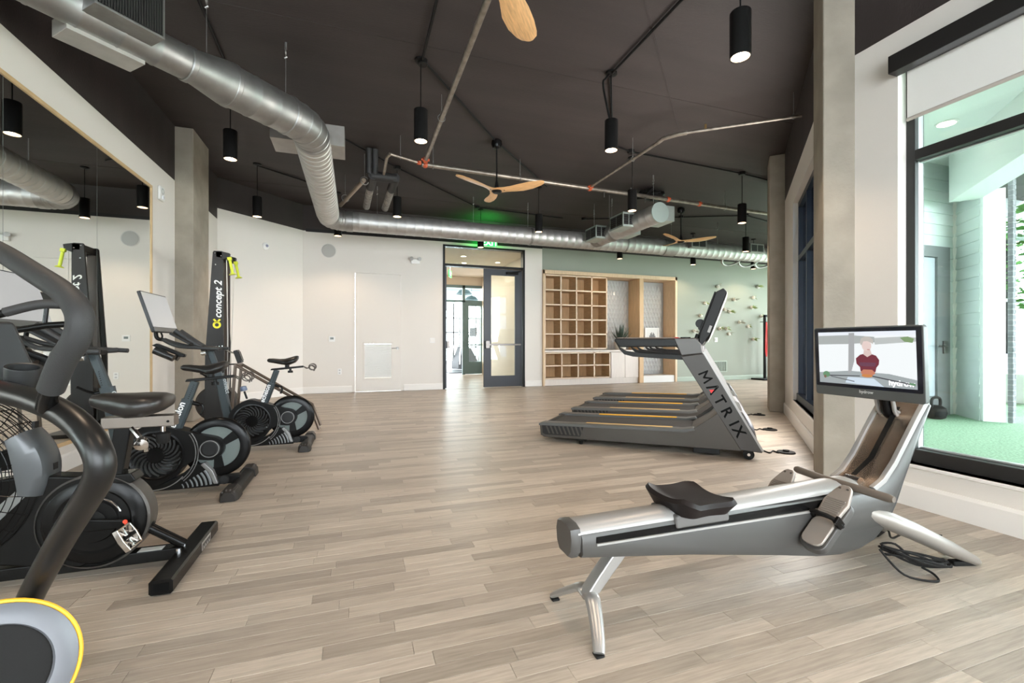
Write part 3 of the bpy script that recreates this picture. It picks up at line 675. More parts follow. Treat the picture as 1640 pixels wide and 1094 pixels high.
duct_piece(du, e2b, (6.95, 9.12, DZ), DR, .17, GALVM); collar(du, (7.1, 9.12, DZ), (1, 0, 0), DR+.004, .34); duct_piece(du, (6.95, 9.12, DZ), END, DR, .17, GALVM)
collar(du, (3.55, 9.12, DZ), (1, 0, 0), DR, .05); collar(du, (5.9, 9.12, DZ), (1, 0, 0), DR, .05)
# register boxes straddling the first run
def box_on(parent, c, d, L, w, h, sides, gr=None):
    c = Vector(c); d = Vector(d).normalized(); nn = Vector((d.y, -d.x, 0))
    for s in sides:
        mb = MB(); R = Matrix((d, nn, Vector((0, 0, 1)))).transposed(); cc = c+nn*s*(w/2+.10)
        mb.box(cc, (L, w, h), rot=R); b = mb.build('register_box', GALV, parent, bevel=.004)
        if gr:
            g = grille(parent, cc+nn*s*(w/2), d, nn*s, L-.06, h-.06, gr); g.name = 'grille'
nn_ = Vector((dd.y, -dd.x, 0)); Rb = Matrix((dd, nn_, Vector((0, 0, 1)))).transposed()
mb = MB(); mb.box(A0+dd*.665+nn_*.16+Vector((0, 0, .08)), (.41, .26, .30), rot=Rb); mb.build('register_box', GALV, du, bevel=.004)
grille(du, A0+dd*.665+nn_*.29+Vector((0, 0, .08)), dd, nn_, .38, .27, 24)
mb = MB(); mb.box(A0+dd*.66-nn_*.13+Vector((0, 0, -.10)), (.46, .22, .12), rot=Rb); mb.build('register_box', GALVL, du, bevel=.004)
mb = MB(); mb.bb(-.91, -.12, 5.72, 6.14, 3.42, 3.66); bx = mb.build('register_box', M('box_dark_galvanized', (.30, .28, .26), .45, .6, var=.1), du, bevel=.004)
for x in (7.75, 9.55):
    mb = MB(); mb.bb(x-.22, x+.22, 8.80, 9.0, DZ-.02, DZ+.20); mb.build('register_box', GALV, du, bevel=.004)
    for k in (-1, 1): grille(du, (x+k*.1, 8.80, DZ+.09), (1, 0, 0), (0, -1, 0), .17, .16, 5, False)
for x, y in ((-1.20, 4.52), (-.66, 5.06), (-.46, 7.3), (.4, 9.12), (2.3, 9.12), (3.5, 9.12), (5.1, 9.12), (7.2, 9.12), (8.6, 9.12)): hanger(du, x, y, DZ+DR)
# flexible loops below the far end
mb = MB()
for k, (x0, w) in enumerate(((8.9, .5), (9.45, .55), (10.0, .5))):
    mb.tube(smooth_path([(x0, 9.2, DZ-.05), (x0+.02, 9.32, DZ-.20), (x0+w/2, 9.4, DZ-.27), (x0+w, 9.32, DZ-.20), (x0+w+.1, 9.2, DZ-.05)], 5), .028, 10)
mb.build('flexible_hose', GALV, du)
# ---- short branch duct with paired grilles
sd = thing('branch_duct', 'short galvanized duct with paired grilles along its sides', 'duct', (5.06, 0, 0))
duct_piece(sd, (0, 6.72, DZ), (0, 8.72, DZ), DR-.012, .2, GALVM); MB().cyl((0, 6.70, DZ), (0, 6.725, DZ), DR-.004, n=36).build('end_cap', M('cap_green_grey', (.42, .52, .49), .45, .5), sd)
elbow(sd, (0, 8.70, DZ), (0, 8.85, DZ), (.0, 8.935, DZ), DR-.01, 3); collar(sd, (0, 8.2, DZ), (0, 1, 0), DR-.008, .16)
for y, s in ((8.55, -1), (7.55, -1), (6.98, 1), (8.0, 1)):
    mb = MB(); x0, x1 = (-.36, -.10) if s < 0 else (.10, .34); mb.bb(x0, x1, y-.23, y+.23, DZ-.12, DZ+.15); mb.build('register_box', M('box_grey_green', (.40, .46, .43), .45, .6, var=.08), sd, bevel=.004)
    if s < 0:
        for k in (-1, 1): grille(sd, (x0+.125+k*.058, y-.23, DZ+.015), (1, 0, 0), (0, -1, 0), .10, .19, 4, False)
        for k in (-1, 1): grille(sd, (x0, y+k*.105, DZ+.015), (0, 1, 0), (-1, 0, 0), .19, .20, 5, False)
for y in (6.9, 7.6, 8.3): hanger(sd, 0, y, DZ+DR)
hanger(sd, -.3, 8.5, DZ+.15, False); hanger(sd, -.3, 7.9, DZ+.15, False)

# ---- sprinkler pipes
def coupling(parent, p, d, r=.05):
    p = Vector(p); d = Vector(d).normalized(); u = d.cross(Vector((0, 0, 1))).normalized() if abs(d.z) < .9 else Vector((1, 0, 0))
    mb = MB(); mb.tube([p-d*.03, p-d*.012, p+d*.012, p+d*.03], [r*.8, r, r, r*.8], 14)
    for s in (-1, 1): mb.box(p+u*s*r, (.03, .03, .03))
    return mb.build('coupling', REDO, parent)
def pipe(parent, pts, r, k=0): return MB().tube(smooth_path(pts, k) if k else pts, r, 12).build('pipe', PIPE, parent)
def clevis(parent, p, r):
    x, y, z = p; mb = MB(); mb.cyl((x, y, z+r*1.6), (x, y, CEIL), .0045, n=6); mb.torus((x, y, z+.1*r), (1, 0, 0) if parent.get('ax') else (0, 1, 0), r*1.45, .005, 18, 6); mb.cyl((x, y, z+r*1.5), (x, y, z+r*2.4), .010, n=6)
    return mb.build('pipe_hanger', GALV, parent)
PZ = 3.80
sp = thing('sprinkler_main_pipe', 'long bare steel sprinkler main with red couplings crossing under the ceiling', 'pipe')
sp['ax'] = 1
pipe(sp, [(.95, 6.93, PZ), (8.6, 7.25, PZ)], .034)
for x in (1.0, 3.86, 5.55, 6.3): coupling(sp, (x, 6.93+(x-.95)*.042, PZ), (1, .04, 0))
for x in (1.12, 2.55, 4.75, 6.95): clevis(sp, (x, 6.93+(x-.95)*.042, PZ), .034)
for x, s in ((4.15, -1), (5.0, -1)): MB().cyl((x, 7.06, PZ-.03), (x, 7.06, PZ-.12), .012, n=8).build('sprinkler_head', NICKEL, sp)
sb = thing('sprinkler_branch_pipe', 'bare steel sprinkler branch running toward the big blade ceiling fan', 'pipe')
pipe(sb, [(.99, 6.93, PZ+.03), (1.0, -3.5, PZ+.03)], .030); coupling(sb, (.985, 6.82, PZ+.03), (0, 1, 0), .046); clevis(sb, (.99, 5.5, PZ+.03), .03); clevis(sb, (1, 2.4, PZ+.03), .03)
sb2 = thing('sprinkler_branch_pipe', 'thin steel sprinkler branch with an offset bend reaching the diagonal wall', 'pipe')
pipe(sb2, [(3.84, 7.01, PZ), (3.85, 5.16, PZ)], .021); pipe(sb2, [(3.85, 5.16, PZ), (3.87, 5.06, PZ+.02), (3.97, 4.90, PZ+.02), (4.05, 4.82, PZ+.02)], .026); pipe(sb2, [(4.05, 4.82, PZ+.02), (5.06, 4.00, PZ+.02)], .018)
coupling(sb2, (3.84, 6.98, PZ), (0, 1, 0), .034); clevis(sb2, (3.85, 5.74, PZ), .02); clevis(sb2, (4.98, 4.07, PZ+.02), .018); MB().cyl((4.22, 4.68, PZ+.02), (4.22, 4.68, PZ+.09), .014, n=10).build('sprinkler_head', M('brass', (.5, .35, .15), .35, .8), sb2)
sb3 = thing('sprinkler_branch_pipe', 'short steel sprinkler branch with an elbow beside the black lagged pipes', 'pipe')
sb3['ax'] = 1
pipe(sb3, [(.93, 6.90, PZ), (.47, 6.70, PZ)], .020); pipe(sb3, [(.47, 6.70, PZ), (.43, 6.78, PZ-.02), (.42, 7.35, PZ-.06)], .024); coupling(sb3, (.90, 6.885, PZ), (1, .4, 0), .03); clevis(sb3, (.62, 6.77, PZ), .018)
# ---- black lagged refrigerant pipes
lp = thing('lagged_pipes', 'black lagged pipes with grey wrapped legs above the wall-side duct', 'pipe', (0, 0, 3.72))
LAG = M('pipe_lagging', (.020, .019, .019), .6, bump=.4, bscale=40); WRAP = M('pipe_wrap', (.30, .28, .26), .55, .2, var=.5, vscale=14)
MB().tube([(.24, 7.45, 0), (.62, 7.45, 0)], .075, 16).build('cross_pipe', LAG, lp)
for x in (.26, .60):
    MB().tube(smooth_path([(x, 7.40, -.0), (x, 7.55, -.0), (x-.02, 8.0, -.0)], 4), .07, 16).build('lagged_pipe', LAG, lp); MB().tube([(x-.02, 7.95, 0), (x-.06, 9.1, -.02)], .062, 16).build('wrapped_pipe', WRAP, lp)
MB().tube([(.20, 7.35, .385), (.20, 7.42, .02)], .05, 12).build('riser', LAG, lp); MB().tube([(.29, 7.35, .385), (.29, 7.42, .02)], .05, 12).build('riser', LAG, lp)
cp = thing('drain_pipe', 'pale copper drain pipe slung on two rings beside the lagged pipes', 'pipe', (0, 0, 3.66))
MB().tube([(.13, 7.62, .04), (-.26, 8.95, -.02)], .035, 12).build('pipe', M('dull_copper', (.40, .32, .25), .45, .5), cp)
for x, y in ((.14, 7.62), (-.17, 8.65)):
    mb = MB(); mb.torus((x, y, .03), (.3, -1, 0), .062, .008, 20, 6); mb.cyl((x, y, .09), (x, y, .46), .006, n=6); mb.build('ring_hanger', GALV, cp)
# ---- conduits on the deck
def conduit(label, pts, r=.014, boxes=()):
    t = thing('ceiling_conduit', label, 'conduit', (0, 0, CEIL-.025))
    MB().tube([(x, y, 0) for x, y in pts], r, 10).build('pipe', BLACK, t)
    for x, y in boxes: MB().lathe([(.055, .024), (.055, -.02), (.05, -.026)], (x, y, 0), (0, 0, 1), 20).build('junction_box', BLACK, t)
    return t
conduit('black conduit running over the reducer of the angled duct', [(-1.27, 3.5), (-1.31, 5.6), (-1.38, 6.1)])
conduit('black conduit from the sprinkler-side pendant through the middle fan canopy', [(.68, 2.0), (.67, 4.85), (1.96, 6.44), (3.45, 8.0)], .014, [(.68, 4.9)])
conduit('black conduit to the pendant with the bent drop', [(2.9, 1.5), (2.69, 3.28), (2.69, 4.4)])
conduit('black conduit beside the angled wall pendant', [(-1.56, 8.64), (-.86, 9.2)])
conduit('black conduit passing the lagged pipes toward the exit sign', [(-.2, 7.05), (.68, 7.98), (2.54, 9.72), (4.69, 9.9)], .014, [(.68, 7.98), (2.54, 9.72)])
conduit('black conduit from the bent-drop pendant to the far column', [(2.70, 4.46), (3.68, 6.0), (4.07, 6.12), (6.42, 6.27), (7.4, 6.4)], .014, [(4.07, 6.12), (6.45, 6.27)])
conduit('black conduit above the branch duct end', [(5.2, 9.8), (7.3, 8.9), (8.65, 8.3), (9.8, 8.6)], .014, [(5.2, 9.8), (7.3, 8.9)])
bc = thing('bent_conduit', 'bent black conduit dropping from the ceiling to a pendant housing', 'conduit', (2.70, 4.44, 0))
MB().tube(smooth_path([(-.03, 0, CEIL-.03), (-.09, -.02, CEIL-.10), (-.115, -.02, 3.98), (-.09, -.01, 3.85), (-.02, 0, 3.60)], 5), .012, 8).build('pipe', BLACK, bc)
ca = thing('cable_bundle', 'tangled black cables on the deck above the branch duct', 'cable', (5.55, 7.6, CEIL))
mb = MB(); rr = random.Random(11)
for k in range(7):
    a = rr.random()*6; mb.tube(smooth_path([(rr.uniform(-.3, .3), rr.uniform(-.25, .25), -.04-.02*k), (rr.uniform(-.3, .3), rr.uniform(-.25, .25), -.12), (rr.uniform(-.25, .25), rr.uniform(-.2, .2), -.10-.02*k), (rr.uniform(-.25, .3), rr.uniform(-.2, .2), -.02)], 6), .03, 8)
mb.build('cables', BLACKM, ca)

# ---- ceiling fans with three carved blades
def make_fan(label, x, y, rz, R=.76, mat=FANW):
    t = thing('ceiling_fan', label, 'ceiling fan', (x, y, 3.37), rz, 'three blade wooden fans')
    h = CEIL-3.37
    MB().lathe([(.02, h-.13), (.06, h-.12), (.082, h-.07), (.075, h-.02), (.05, h)], (0, 0, 0), (0, 0, 1), 28).build('canopy', BLACKG, t)
    MB().cyl((0, 0, .06), (0, 0, h-.1), .012, n=12).build('downrod', BLACK, t)
    MB().lathe([(.014, .15), (.035, .04), (.05, .03)], (0, 0, 0), (0, 0, 1), 20).build('collar', BLACK, t)
    MB().lathe([(.001, -.045), (.05, -.043), (.075, -.02), (.07, .02), (.04, .035)], (0, 0, 0), (0, 0, 1), 24).build('motor', BLACK, t)
    sec = [(.0, .105, 0), (.06, .10, 4), (.14, .075, 9), (.25, .075, 14), (.40, .098, 13), (.55, .098, 11), (.68, .078, 9), (.735, .058, 8), (.76, .030, 8)]
    rings = []
    for d, w, a in sec:
        a = -radians(a); d *= R/.76; w *= 1.55; off = .028*sin(pi*d/R*.9); rise = .05*(d/R)**2
        prof = [(-w*.62, 0), (-w*.3, .011), (w*.15, .012), (w*.55, .006), (w*.66, 0), (w*.5, -.006), (w*.1, -.011), (-w*.35, -.009)]
        rings.append([(d, y_*cos(a)-z_*sin(a)+off-.01, y_*sin(a)+z_*cos(a)+rise) for y_, z_ in prof])
    b = MB().loft(rings).build('blade', mat, t, ang=50)
    for k in (1, 2):
        c = b.copy(); COL.objects.link(c); c.rotation_euler = (0, 0, k*2*pi/3)
    mb = MB()
    for k in range(3):
        for q in (.07, .12): mb.cyl((q*cos(k*2.094), q*sin(k*2.094), -.016), (q*cos(k*2.094), q*sin(k*2.094), .0), .006, n=8)
    mb.build('screw', BLACK, t)
    return t
make_fan('wooden three blade ceiling fan in the middle of the room beside the green glow', 1.985, 6.46, radians(-37), .72)
make_fan('wooden ceiling fan of which only one broad blade shows', .83, 2.62, radians(55), .76)
make_fan('small looking wooden ceiling fan in front of the duct at the far end', 6.85, 8.35, radians(-36), .72)
# ================================================================== CASEWORK AT THE GREEN WALL
CY = FARY-.01; CD = .42      # front plane and depth
def board(parent, x0, x1, y0, y1, z0, z1, mat=OAK, name='board', bevel=.002):
    mb = MB(); mb.bb(x0, x1, y0, y1, z0, z1); return mb.build(name, mat, parent, bevel=bevel, seg=1)
sf = thing('casework_surround', 'pale oak surround framing the cubbies and the tiled niches', 'casework', (0, CY-.04, 0))
OAKL = M('surround_oak', (.66, .48, .31), .5, var=.08, vscale=5, stretch=(6, 6, 1))
board(sf, 4.565, 4.618, 0, .62, 0, 3.0, OAKL, 'side_panel'); board(sf, 8.665, 8.73, 0, .62, 0, 3.0, OAKL, 'side_panel'); board(sf, 4.565, 8.73, 0, .62, 2.90, 2.998, OAKL, 'head_panel')
board(sf, 7.47, 7.60, 0, .64, 0, 2.90, OAKD, 'divider_panel')
EDGE = M('cubby_edge_lit', (.74, .58, .43), .5, var=.06, vscale=5); OAK_SHADED = M('cubby_oak_shaded', (.50, .34, .185), .5, var=.12, vscale=5, stretch=(1, 1, 8))  # lamp-lit front edges and shaded insides put into the oak colours
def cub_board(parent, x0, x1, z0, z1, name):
    mb = MB(); mb.bb(x0, x1, .003, CD, z0, z1); mb.cur = 1; mb.bb(x0, x1, 0, .003, z0, z1); return mb.build(name, [OAK_SHADED, EDGE], parent, smooth=False)
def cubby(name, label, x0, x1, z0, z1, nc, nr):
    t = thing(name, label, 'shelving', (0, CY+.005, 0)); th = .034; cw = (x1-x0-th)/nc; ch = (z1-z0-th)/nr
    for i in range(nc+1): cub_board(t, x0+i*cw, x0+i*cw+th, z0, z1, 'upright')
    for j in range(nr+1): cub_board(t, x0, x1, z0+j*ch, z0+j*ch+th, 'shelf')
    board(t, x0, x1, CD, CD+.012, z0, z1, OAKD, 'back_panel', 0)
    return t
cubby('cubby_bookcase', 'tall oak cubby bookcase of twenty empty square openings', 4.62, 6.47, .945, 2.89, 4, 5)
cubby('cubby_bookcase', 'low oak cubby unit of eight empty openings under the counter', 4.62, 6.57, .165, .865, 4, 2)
ct = thing('counter_top', 'pale counter top under the tall cubbies and the first tiled niche', 'counter', (0, CY-.02, .87))
board(ct, 4.62, 7.465, 0, .62, 0, .05, CABW, 'slab', .003)
bc_ = thing('base_cabinet', 'pale base cabinet with two plain doors under the first tiled niche', 'cabinet', (0, CY, 0))
board(bc_, 6.58, 7.465, .02, .60, .165, .865, CABW, 'body'); 
for x in (6.59, 7.03): board(bc_, x, x+.43, 0, .02, .16, .86, CABW, 'door', .003)
tk = thing('toe_kick', 'pale recessed plinth under the low cubbies', 'plinth', (0, CY+.03, 0)); board(tk, 4.62, 7.465, 0, .55, 0, .16, CABW, 'plinth_board')
nb = thing('niche_plinth', 'white low plinth at the foot of the second tiled niche', 'plinth', (0, CY-.01, 0)); board(nb, 7.605, 8.66, 0, .6, 0, .19, M('plinth_paint', (.72, .70, .67), .5), 'plinth_board')
# relief tile panels: rows of long vertical lens shaped tiles
TILE = M('glazed_relief_tile', (.56, .57, .58), .25, coat=.3)
def tile_wall(label, x0, x1, z0, z1, y):
    t = thing('tile_panel', label, 'tile panel', (0, y, 0)); board(t, x0, x1, 0, .01, z0, z1, M('grout', (.42, .43, .44), .8), 'backer', 0)
    w, h = .105, .26
    mb = MB(); mb.add([(0, 0, -h/2), (w/2, 0, 0), (0, 0, h/2), (-w/2, 0, 0), (0, -.035, -.03)], [(0, 1, 4), (1, 2, 4), (2, 3, 4), (3, 0, 4)])
    o = mb.build('tile', TILE, t, smooth=False); me = o.data; bpy.data.objects.remove(o); r = random.Random(2); k = 0
    nx = int((x1-x0)/w); nz = int((z1-z0)/(h/2))
    for j in range(nz):
        for i in range(nx):
            x = x0+w/2+i*w+(w/2 if j % 2 else 0); z = z0+h/2+j*h/2
            if x+w/2 > x1+.01 or z+h/2 > z1+.01: continue
            k += 1
            o = bpy.data.objects.new('tile', me); COL.objects.link(o); o.parent = t; o.location = (x, -.001, z)
    return t
tile_wall('grey relief tile panel behind the potted agave', 6.48, 7.46, .93, 2.89, CY+.50)
tile_wall('grey relief tile panel behind the framed picture', 7.61, 8.66, .20, 2.89, CY+.50)
# agave
ag = thing('potted_plant', 'spiky dark green agave in a low pot on the counter', 'plant', (6.98, CY+.16, .92))
MB().lathe([(.001, 0), (.14, 0), (.17, .12), (.18, .22), (.16, .22), (.15, .19), (.001, .19)], (0, 0, 0), (0, 0, 1), 28, cap=False).build('pot', M('pale_pot', (.55, .50, .44), .6), ag)
AG = M('agave_green', (.045, .075, .055), .45, var=.3, vscale=10); r = random.Random(4)
for k in range(30):
    a = k*2.4; el = radians(22+62*(k/30)); L = (.46+.12*r.random())*(.72 if sin(a) > .3 else 1); w = .030; c = Vector((cos(a), sin(a), 0)); s = Vector((-sin(a), cos(a), 0)); rings = []
    for i in range(6):
        t = i/5; d = c*L*t*cos(el+.25*t)+Vector((0, 0, L*t*sin(el+.22*t)+.21)); q = w*(1-t)**.6*(.7+.9*t*(1-t)*2)+.001; nn = Vector((0, 0, .006*(1-t)+.0005))
        rings.append([d-s*q+nn*1.5, d-nn, d+s*q+nn*1.5, d+nn])
    MB().loft(rings).build('leaf', AG, ag)
pf = thing('picture_frame', 'small white framed picture of a city skyline standing on a ledge in the second niche', 'picture', (8.13, CY+.30, 1.22))
mb = MB(); mb.ringplate([(-.24, 0), (.24, 0), (.24, .33), (-.24, .33)], [(-.20, .03), (.20, .03), (.20, .30), (-.20, .30)], XZ(0), 0, .03); mb.build('frame', WHITEP, pf, bevel=.003)
MB().bb(-.20, .20, .012, .016, .03, .30).build('print', M('photo_print', (.72, .71, .69), .5), pf, smooth=False)
mb = MB()
for i, hgt in enumerate((.06, .12, .15, .09, .14, .11, .05)): mb.bb(-.09+i*.03, -.065+i*.03, .008, .012, .03, .05+hgt)
mb.build('skyline_print', M('print_grey', (.20, .20, .20), .6), pf, smooth=False)
lg = thing('niche_shelf', 'pale oak ledge in the second tiled niche', 'shelf', (0, CY, 1.17)); board(lg, 7.605, 8.66, .12, .455, 0, .045, OAKL, 'shelf_board')

# ---- air plants on the green wall
AP1 = M('air_plant_green', (.30, .36, .12), .6); AP2 = M('air_plant_grey', (.40, .38, .30), .6); PODM = M('white_ceramic', (.72, .69, .62), .4)
PL = [(10.20, 2.79), (11.75, 2.85), (9.74, 2.28), (10.82, 2.42), (11.57, 2.50), (11.51, 2.20), (10.47, 2.11), (10.65, 2.05), (9.57, 1.91), (11.03, 1.74), (10.27, 1.54), (10.53, 1.54), (10.62, 1.385), (11.57, 1.23), (11.90, 1.94), (9.35, 1.46), (11.36, 1.62)]
APL = ['air plant right above the tip of the tall treadmill console', 'topmost air plant near the far column, long trailing leaves', 'air plant highest between the oak surround and the treadmill console', 'air plant with a hanging leaf, upper middle of the green wall', 'small round air plant below the topmost one near the column',
       'bright green air plant under the small round one near the column', 'bushy grey air plant just past the back of the treadmill console', 'lone short air plant touching the bushy grey one', 'green air plant in front of the treadmill console at half height', 'largest lime air plant at the centre of the green wall',
       'small air plant low behind the back of the treadmill console', 'white flowered air plant level with the low one behind the console', 'green air plant lowest of those above the wall outlet', 'air plant lowest of all, beside the hanging red bands', 'whitish air plant above the red bands of the rack', 'air plant just above the treadmill handrail head', 'tiny air plant next to the largest lime one']
r = random.Random(8)
for i, (x, z) in enumerate(PL):
    t = thing('air_plant', APL[i], 'plant', (x, FARY, z), group='air plants on the green wall')
    MB().lathe([(.001, .0), (.035, .0), (.055, .04), (.05, .07), (.03, .085)], (0, 0, 0), (0, -1, 0), 14).build('pod', PODM, t)
    mb = MB(); n = (5, 16, 9, 12)[i % 4]
    for k in range(n):
        a = r.random()*6.28; L = .07+.10*r.random(); c = Vector((cos(a), -.9-.5*r.random(), sin(a)*.7+.3)).normalized(); s = c.cross(Vector((0, 1, .3))).normalized()*.012; p0 = Vector((0, -.06, 0)); p1 = p0+c*L*.6; p2 = p0+c*L+Vector((cos(a)*.03, 0, -.03))
        mb.add([p0-s, p0+s, p1+s, p1-s, p2], [(0, 1, 2, 3), (3, 2, 4)])
    mb.build('leaves', AP1 if i % 3 else AP2, t, kind='stuff', smooth=False, fix=False)

# ---- wall fittings
def plate(name, label, cat, x, z, w, h, extra=None, y=FARY, mat=WHITEP):
    t = thing(name, label, cat, (x, y, z)); mb = MB(); mb.bb(-w/2, w/2, -.012, 0, -h/2, h/2); mb.build('cover_plate', mat, t, bevel=.003)
    if extra:
        for e in extra:
            mb = MB(); mb.bb(e[0]-e[2]/2, e[0]+e[2]/2, -.018, -.011, e[1]-e[3]/2, e[1]+e[3]/2); mb.build(e[4], e[5], t, bevel=.001)
    return t
SCRG = M('grey_lcd', (.10, .12, .11), .3)
plate('thermostat', 'white thermostat with a grey display on the white far wall', 'thermostat', -.49, 1.20, .13, .12, [(0, .01, .07, .045, 'display', SCRG)])
plate('wall_outlet', 'white wall outlet low on the white far wall', 'outlet', -.33, .47, .08, .13, [(0, .03, .035, .03, 'socket', M('socket_grey', (.5, .5, .49), .5)), (0, -.03, .035, .03, 'socket', M('socket_grey', (.5, .5, .49), .5))])
plate('light_switch', 'white double light switch between closet door and double door', 'switch', 1.73, 1.17, .12, .12, [(-.025, 0, .035, .07, 'rocker', TRIMW), (.025, 0, .035, .07, 'rocker', TRIMW)])
plate('wall_outlet', 'white outlet on the green wall behind the treadmill console', 'outlet', 10.16, 1.21, .12, .13, [(-.02, 0, .04, .08, 'socket', M('socket_grey', (.5, .5, .49), .5)), (.03, .02, .02, .03, 'socket', M('socket_grey', (.5, .5, .49), .5))])
sk = thing('wall_speaker', 'round grey speaker high on the white far wall', 'speaker', (-.555, FARY, 3.15))
MB().cyl((0, 0, 0), (0, -.012, 0), .155, n=40).build('rim', M('speaker_rim', (.60, .58, .55), .6), sk); MB().lathe([(.142, .012), (.135, .018), (.001, .022)], (0, 0, 0), (0, -1, 0), 40).build('grille', M('speaker_grille', (.43, .415, .39), .7, bump=.3, bscale=400), sk)
em = thing('emergency_light', 'twin headed white emergency light beside the double door top', 'emergency light', (1.33, FARY, 3.03))
mb = MB(); mb.bb(-.10, .10, -.06, 0, -.07, .05); mb.build('housing', WHITEP, em, bevel=.015)
for s in (-1, 1): MB().lathe([(.001, 0), (.035, 0), (.045, .05), (.001, .055)], (s*.075, -.06, .045), (s*.4, -1, -.1), 18).build('lamp_head', M('lamp_head_grey', (.40, .39, .37), .3), em)
EXG = M('exit_green', (.02, .5, .08), .4, emit=((.03, .85, .12), 2.2)); EXW = M('exit_letter_glow', (.8, 1, .85), .4, emit=((.75, 1.0, .80), 2.4))
ex = thing('exit_sign', 'green lit exit sign tucked under the duct above the double door', 'sign', (3.03, FARY-.42, 3.50))
mb = MB(); mb.bb(-.19, .19, 0, .05, -.10, .11); mb.build('housing', WHITEP, ex, bevel=.004)
MB().bb(-.18, .18, -.005, 0, -.09, .10).build('face', EXG, ex, smooth=False)
text('lettering', 'EXIT', .19, (0, -.007, -.065), (1, 0, 0), (0, 0, 1), EXW, ex, .002, 'CENTER', bold=.004, space=1.05)
MB().bb(-.02, .02, .04, .42, -.02, .02).build('bracket', WHITEP, ex)
gl = bpy.data.lights.new('exit_glow', 'AREA'); gl.energy = 16; gl.color = (.02, 1, .10); gl.shape = 'RECTANGLE'; gl.size = .36; gl.size_y = .04
go = bpy.data.objects.new('exit_glow', gl); COL.objects.link(go); go.location = (3.03, FARY-.40, 3.63); go.rotation_euler = (radians(140), 0, 0)
hs = thing('smoke_alarm', 'round white alarm on the angled wall', 'alarm', (-1.70, 10.23, 3.05), radians(45))
MB().lathe([(.001, 0), (.07, 0), (.07, .02), (.045, .04), (.001, .045)], (0, 0, 0), (0, -1, 0), 28).build('housing', WHITEP, hs); MB().ball((0, -.045, 0), .028).build('lens', M('lens_blue_grey', (.35, .36, .48), .15), hs)
st = thing('fire_strobe', 'white fire strobe beside the upper mirror corner', 'alarm', (LX, 6.99, 3.02))
mb = MB(); mb.bb(0, .03, -.075, .075, -.09, .09); mb.build('housing', WHITEP, st, bevel=.012); MB().torus((.032, 0, .03), (1, 0, 0), .035, .006, 20, 6).build('speaker_ring', M('strobe_grey', (.45, .44, .42), .4), st); mb = MB(); mb.bb(.03, .045, -.02, .02, -.07, -.03); mb.build('lens', M('strobe_lens', (.75, .75, .78), .1), st)
vg = thing('return_air_grille', 'grey slatted air grille low on the green wall', 'grille', (10.31, FARY, .41))
mb = MB(); mb.ringplate([(-.26, -.17), (.26, -.17), (.26, .17), (-.26, .17)], [(-.23, -.14), (.23, -.14), (.23, .14), (-.23, .14)], XZ(-.015), 0, .015); mb.build('frame', M('sage_trim', (.36, .42, .35), .5), vg, bevel=.002)
MB().bb(-.23, .23, -.004, -.001, -.14, .14).build('backing', M('grille_black', (.006, .006, .006), .6), vg, smooth=False)
s0 = MB().bb(-.008, .008, -.014, -.004, -.14, .14).build('slat', M('sage_trim', (.36, .42, .35), .5), vg, smooth=False)
for i in range(12):
    o = s0 if i == 0 else s0.copy()
    if i: COL.objects.link(o)
    o.location = (-.21+i*.038, 0, 0)
# ---- accessory rack with bands by the green wall
rk = thing('accessory_rack', 'black upright accessory rack at the green wall beside the far column', 'rack', (11.70, FARY-.35, 0))
mb = MB(); mb.bb(-.30, .35, -.22, .25, 0, .05); mb.build('base', BLACK, rk, bevel=.01)
for x in (-.02, .28): MB().bb(x-.03, x+.03, -.03, .03, .05, 1.95).build('post', BLACK, rk, bevel=.004)
for k in range(7): MB().tube([(.13, -.03, .45+k*.2), (.13, -.20, .47+k*.2)], .014, 8).build('peg', BLACK, rk)
MB().bb(-.05, .31, -.03, .03, 1.90, 1.96).build('cross_bar', BLACK, rk, bevel=.004)
for i, (x, L, w) in enumerate(((-.235, 1.0, .028), (-.125, 1.12, .045), (.0, 1.05, .028))):
    t = thing('resistance_band', ['slim red resistance band hanging at the outer edge of the rack', 'wide red resistance band hanging on the rack', 'red resistance band hanging against the rack post'][i], 'band', (11.70+x, FARY-.60, 1.72), group='red bands on the rack')
    MB().tube(smooth_path([(0, 0, 0), (-w, -.01, -.3), (-w*1.1, 0, -L*.8), (0, 0, -L), (w, .01, -L*.8), (w, 0, -.3)], 5, True), .016, 8, loop=True, flat=1.0).build('loop', REDP, t)
    MB().tube([(0, .0, .01), (0, .22, .02)], .010, 8).build('hook', BLACK, t)
for i, (x, L) in enumerate(((.105, .5), (.25, .62))):
    t = thing('resistance_band', ['black looped band high on the rack', 'long black looped band on the rack post'][i], 'band', (11.70+x, FARY-.60, 1.85), group='black bands on the rack')
    MB().tube(smooth_path([(0, 0, 0), (-.05, 0, -.2), (0, 0, -L), (.05, 0, -.2)], 5, True), .02, 8, loop=True).build('loop', BLACKM, t); MB().tube([(0, 0, .01), (0, .22, .02)], .010, 8).build('hook', BLACK, t)

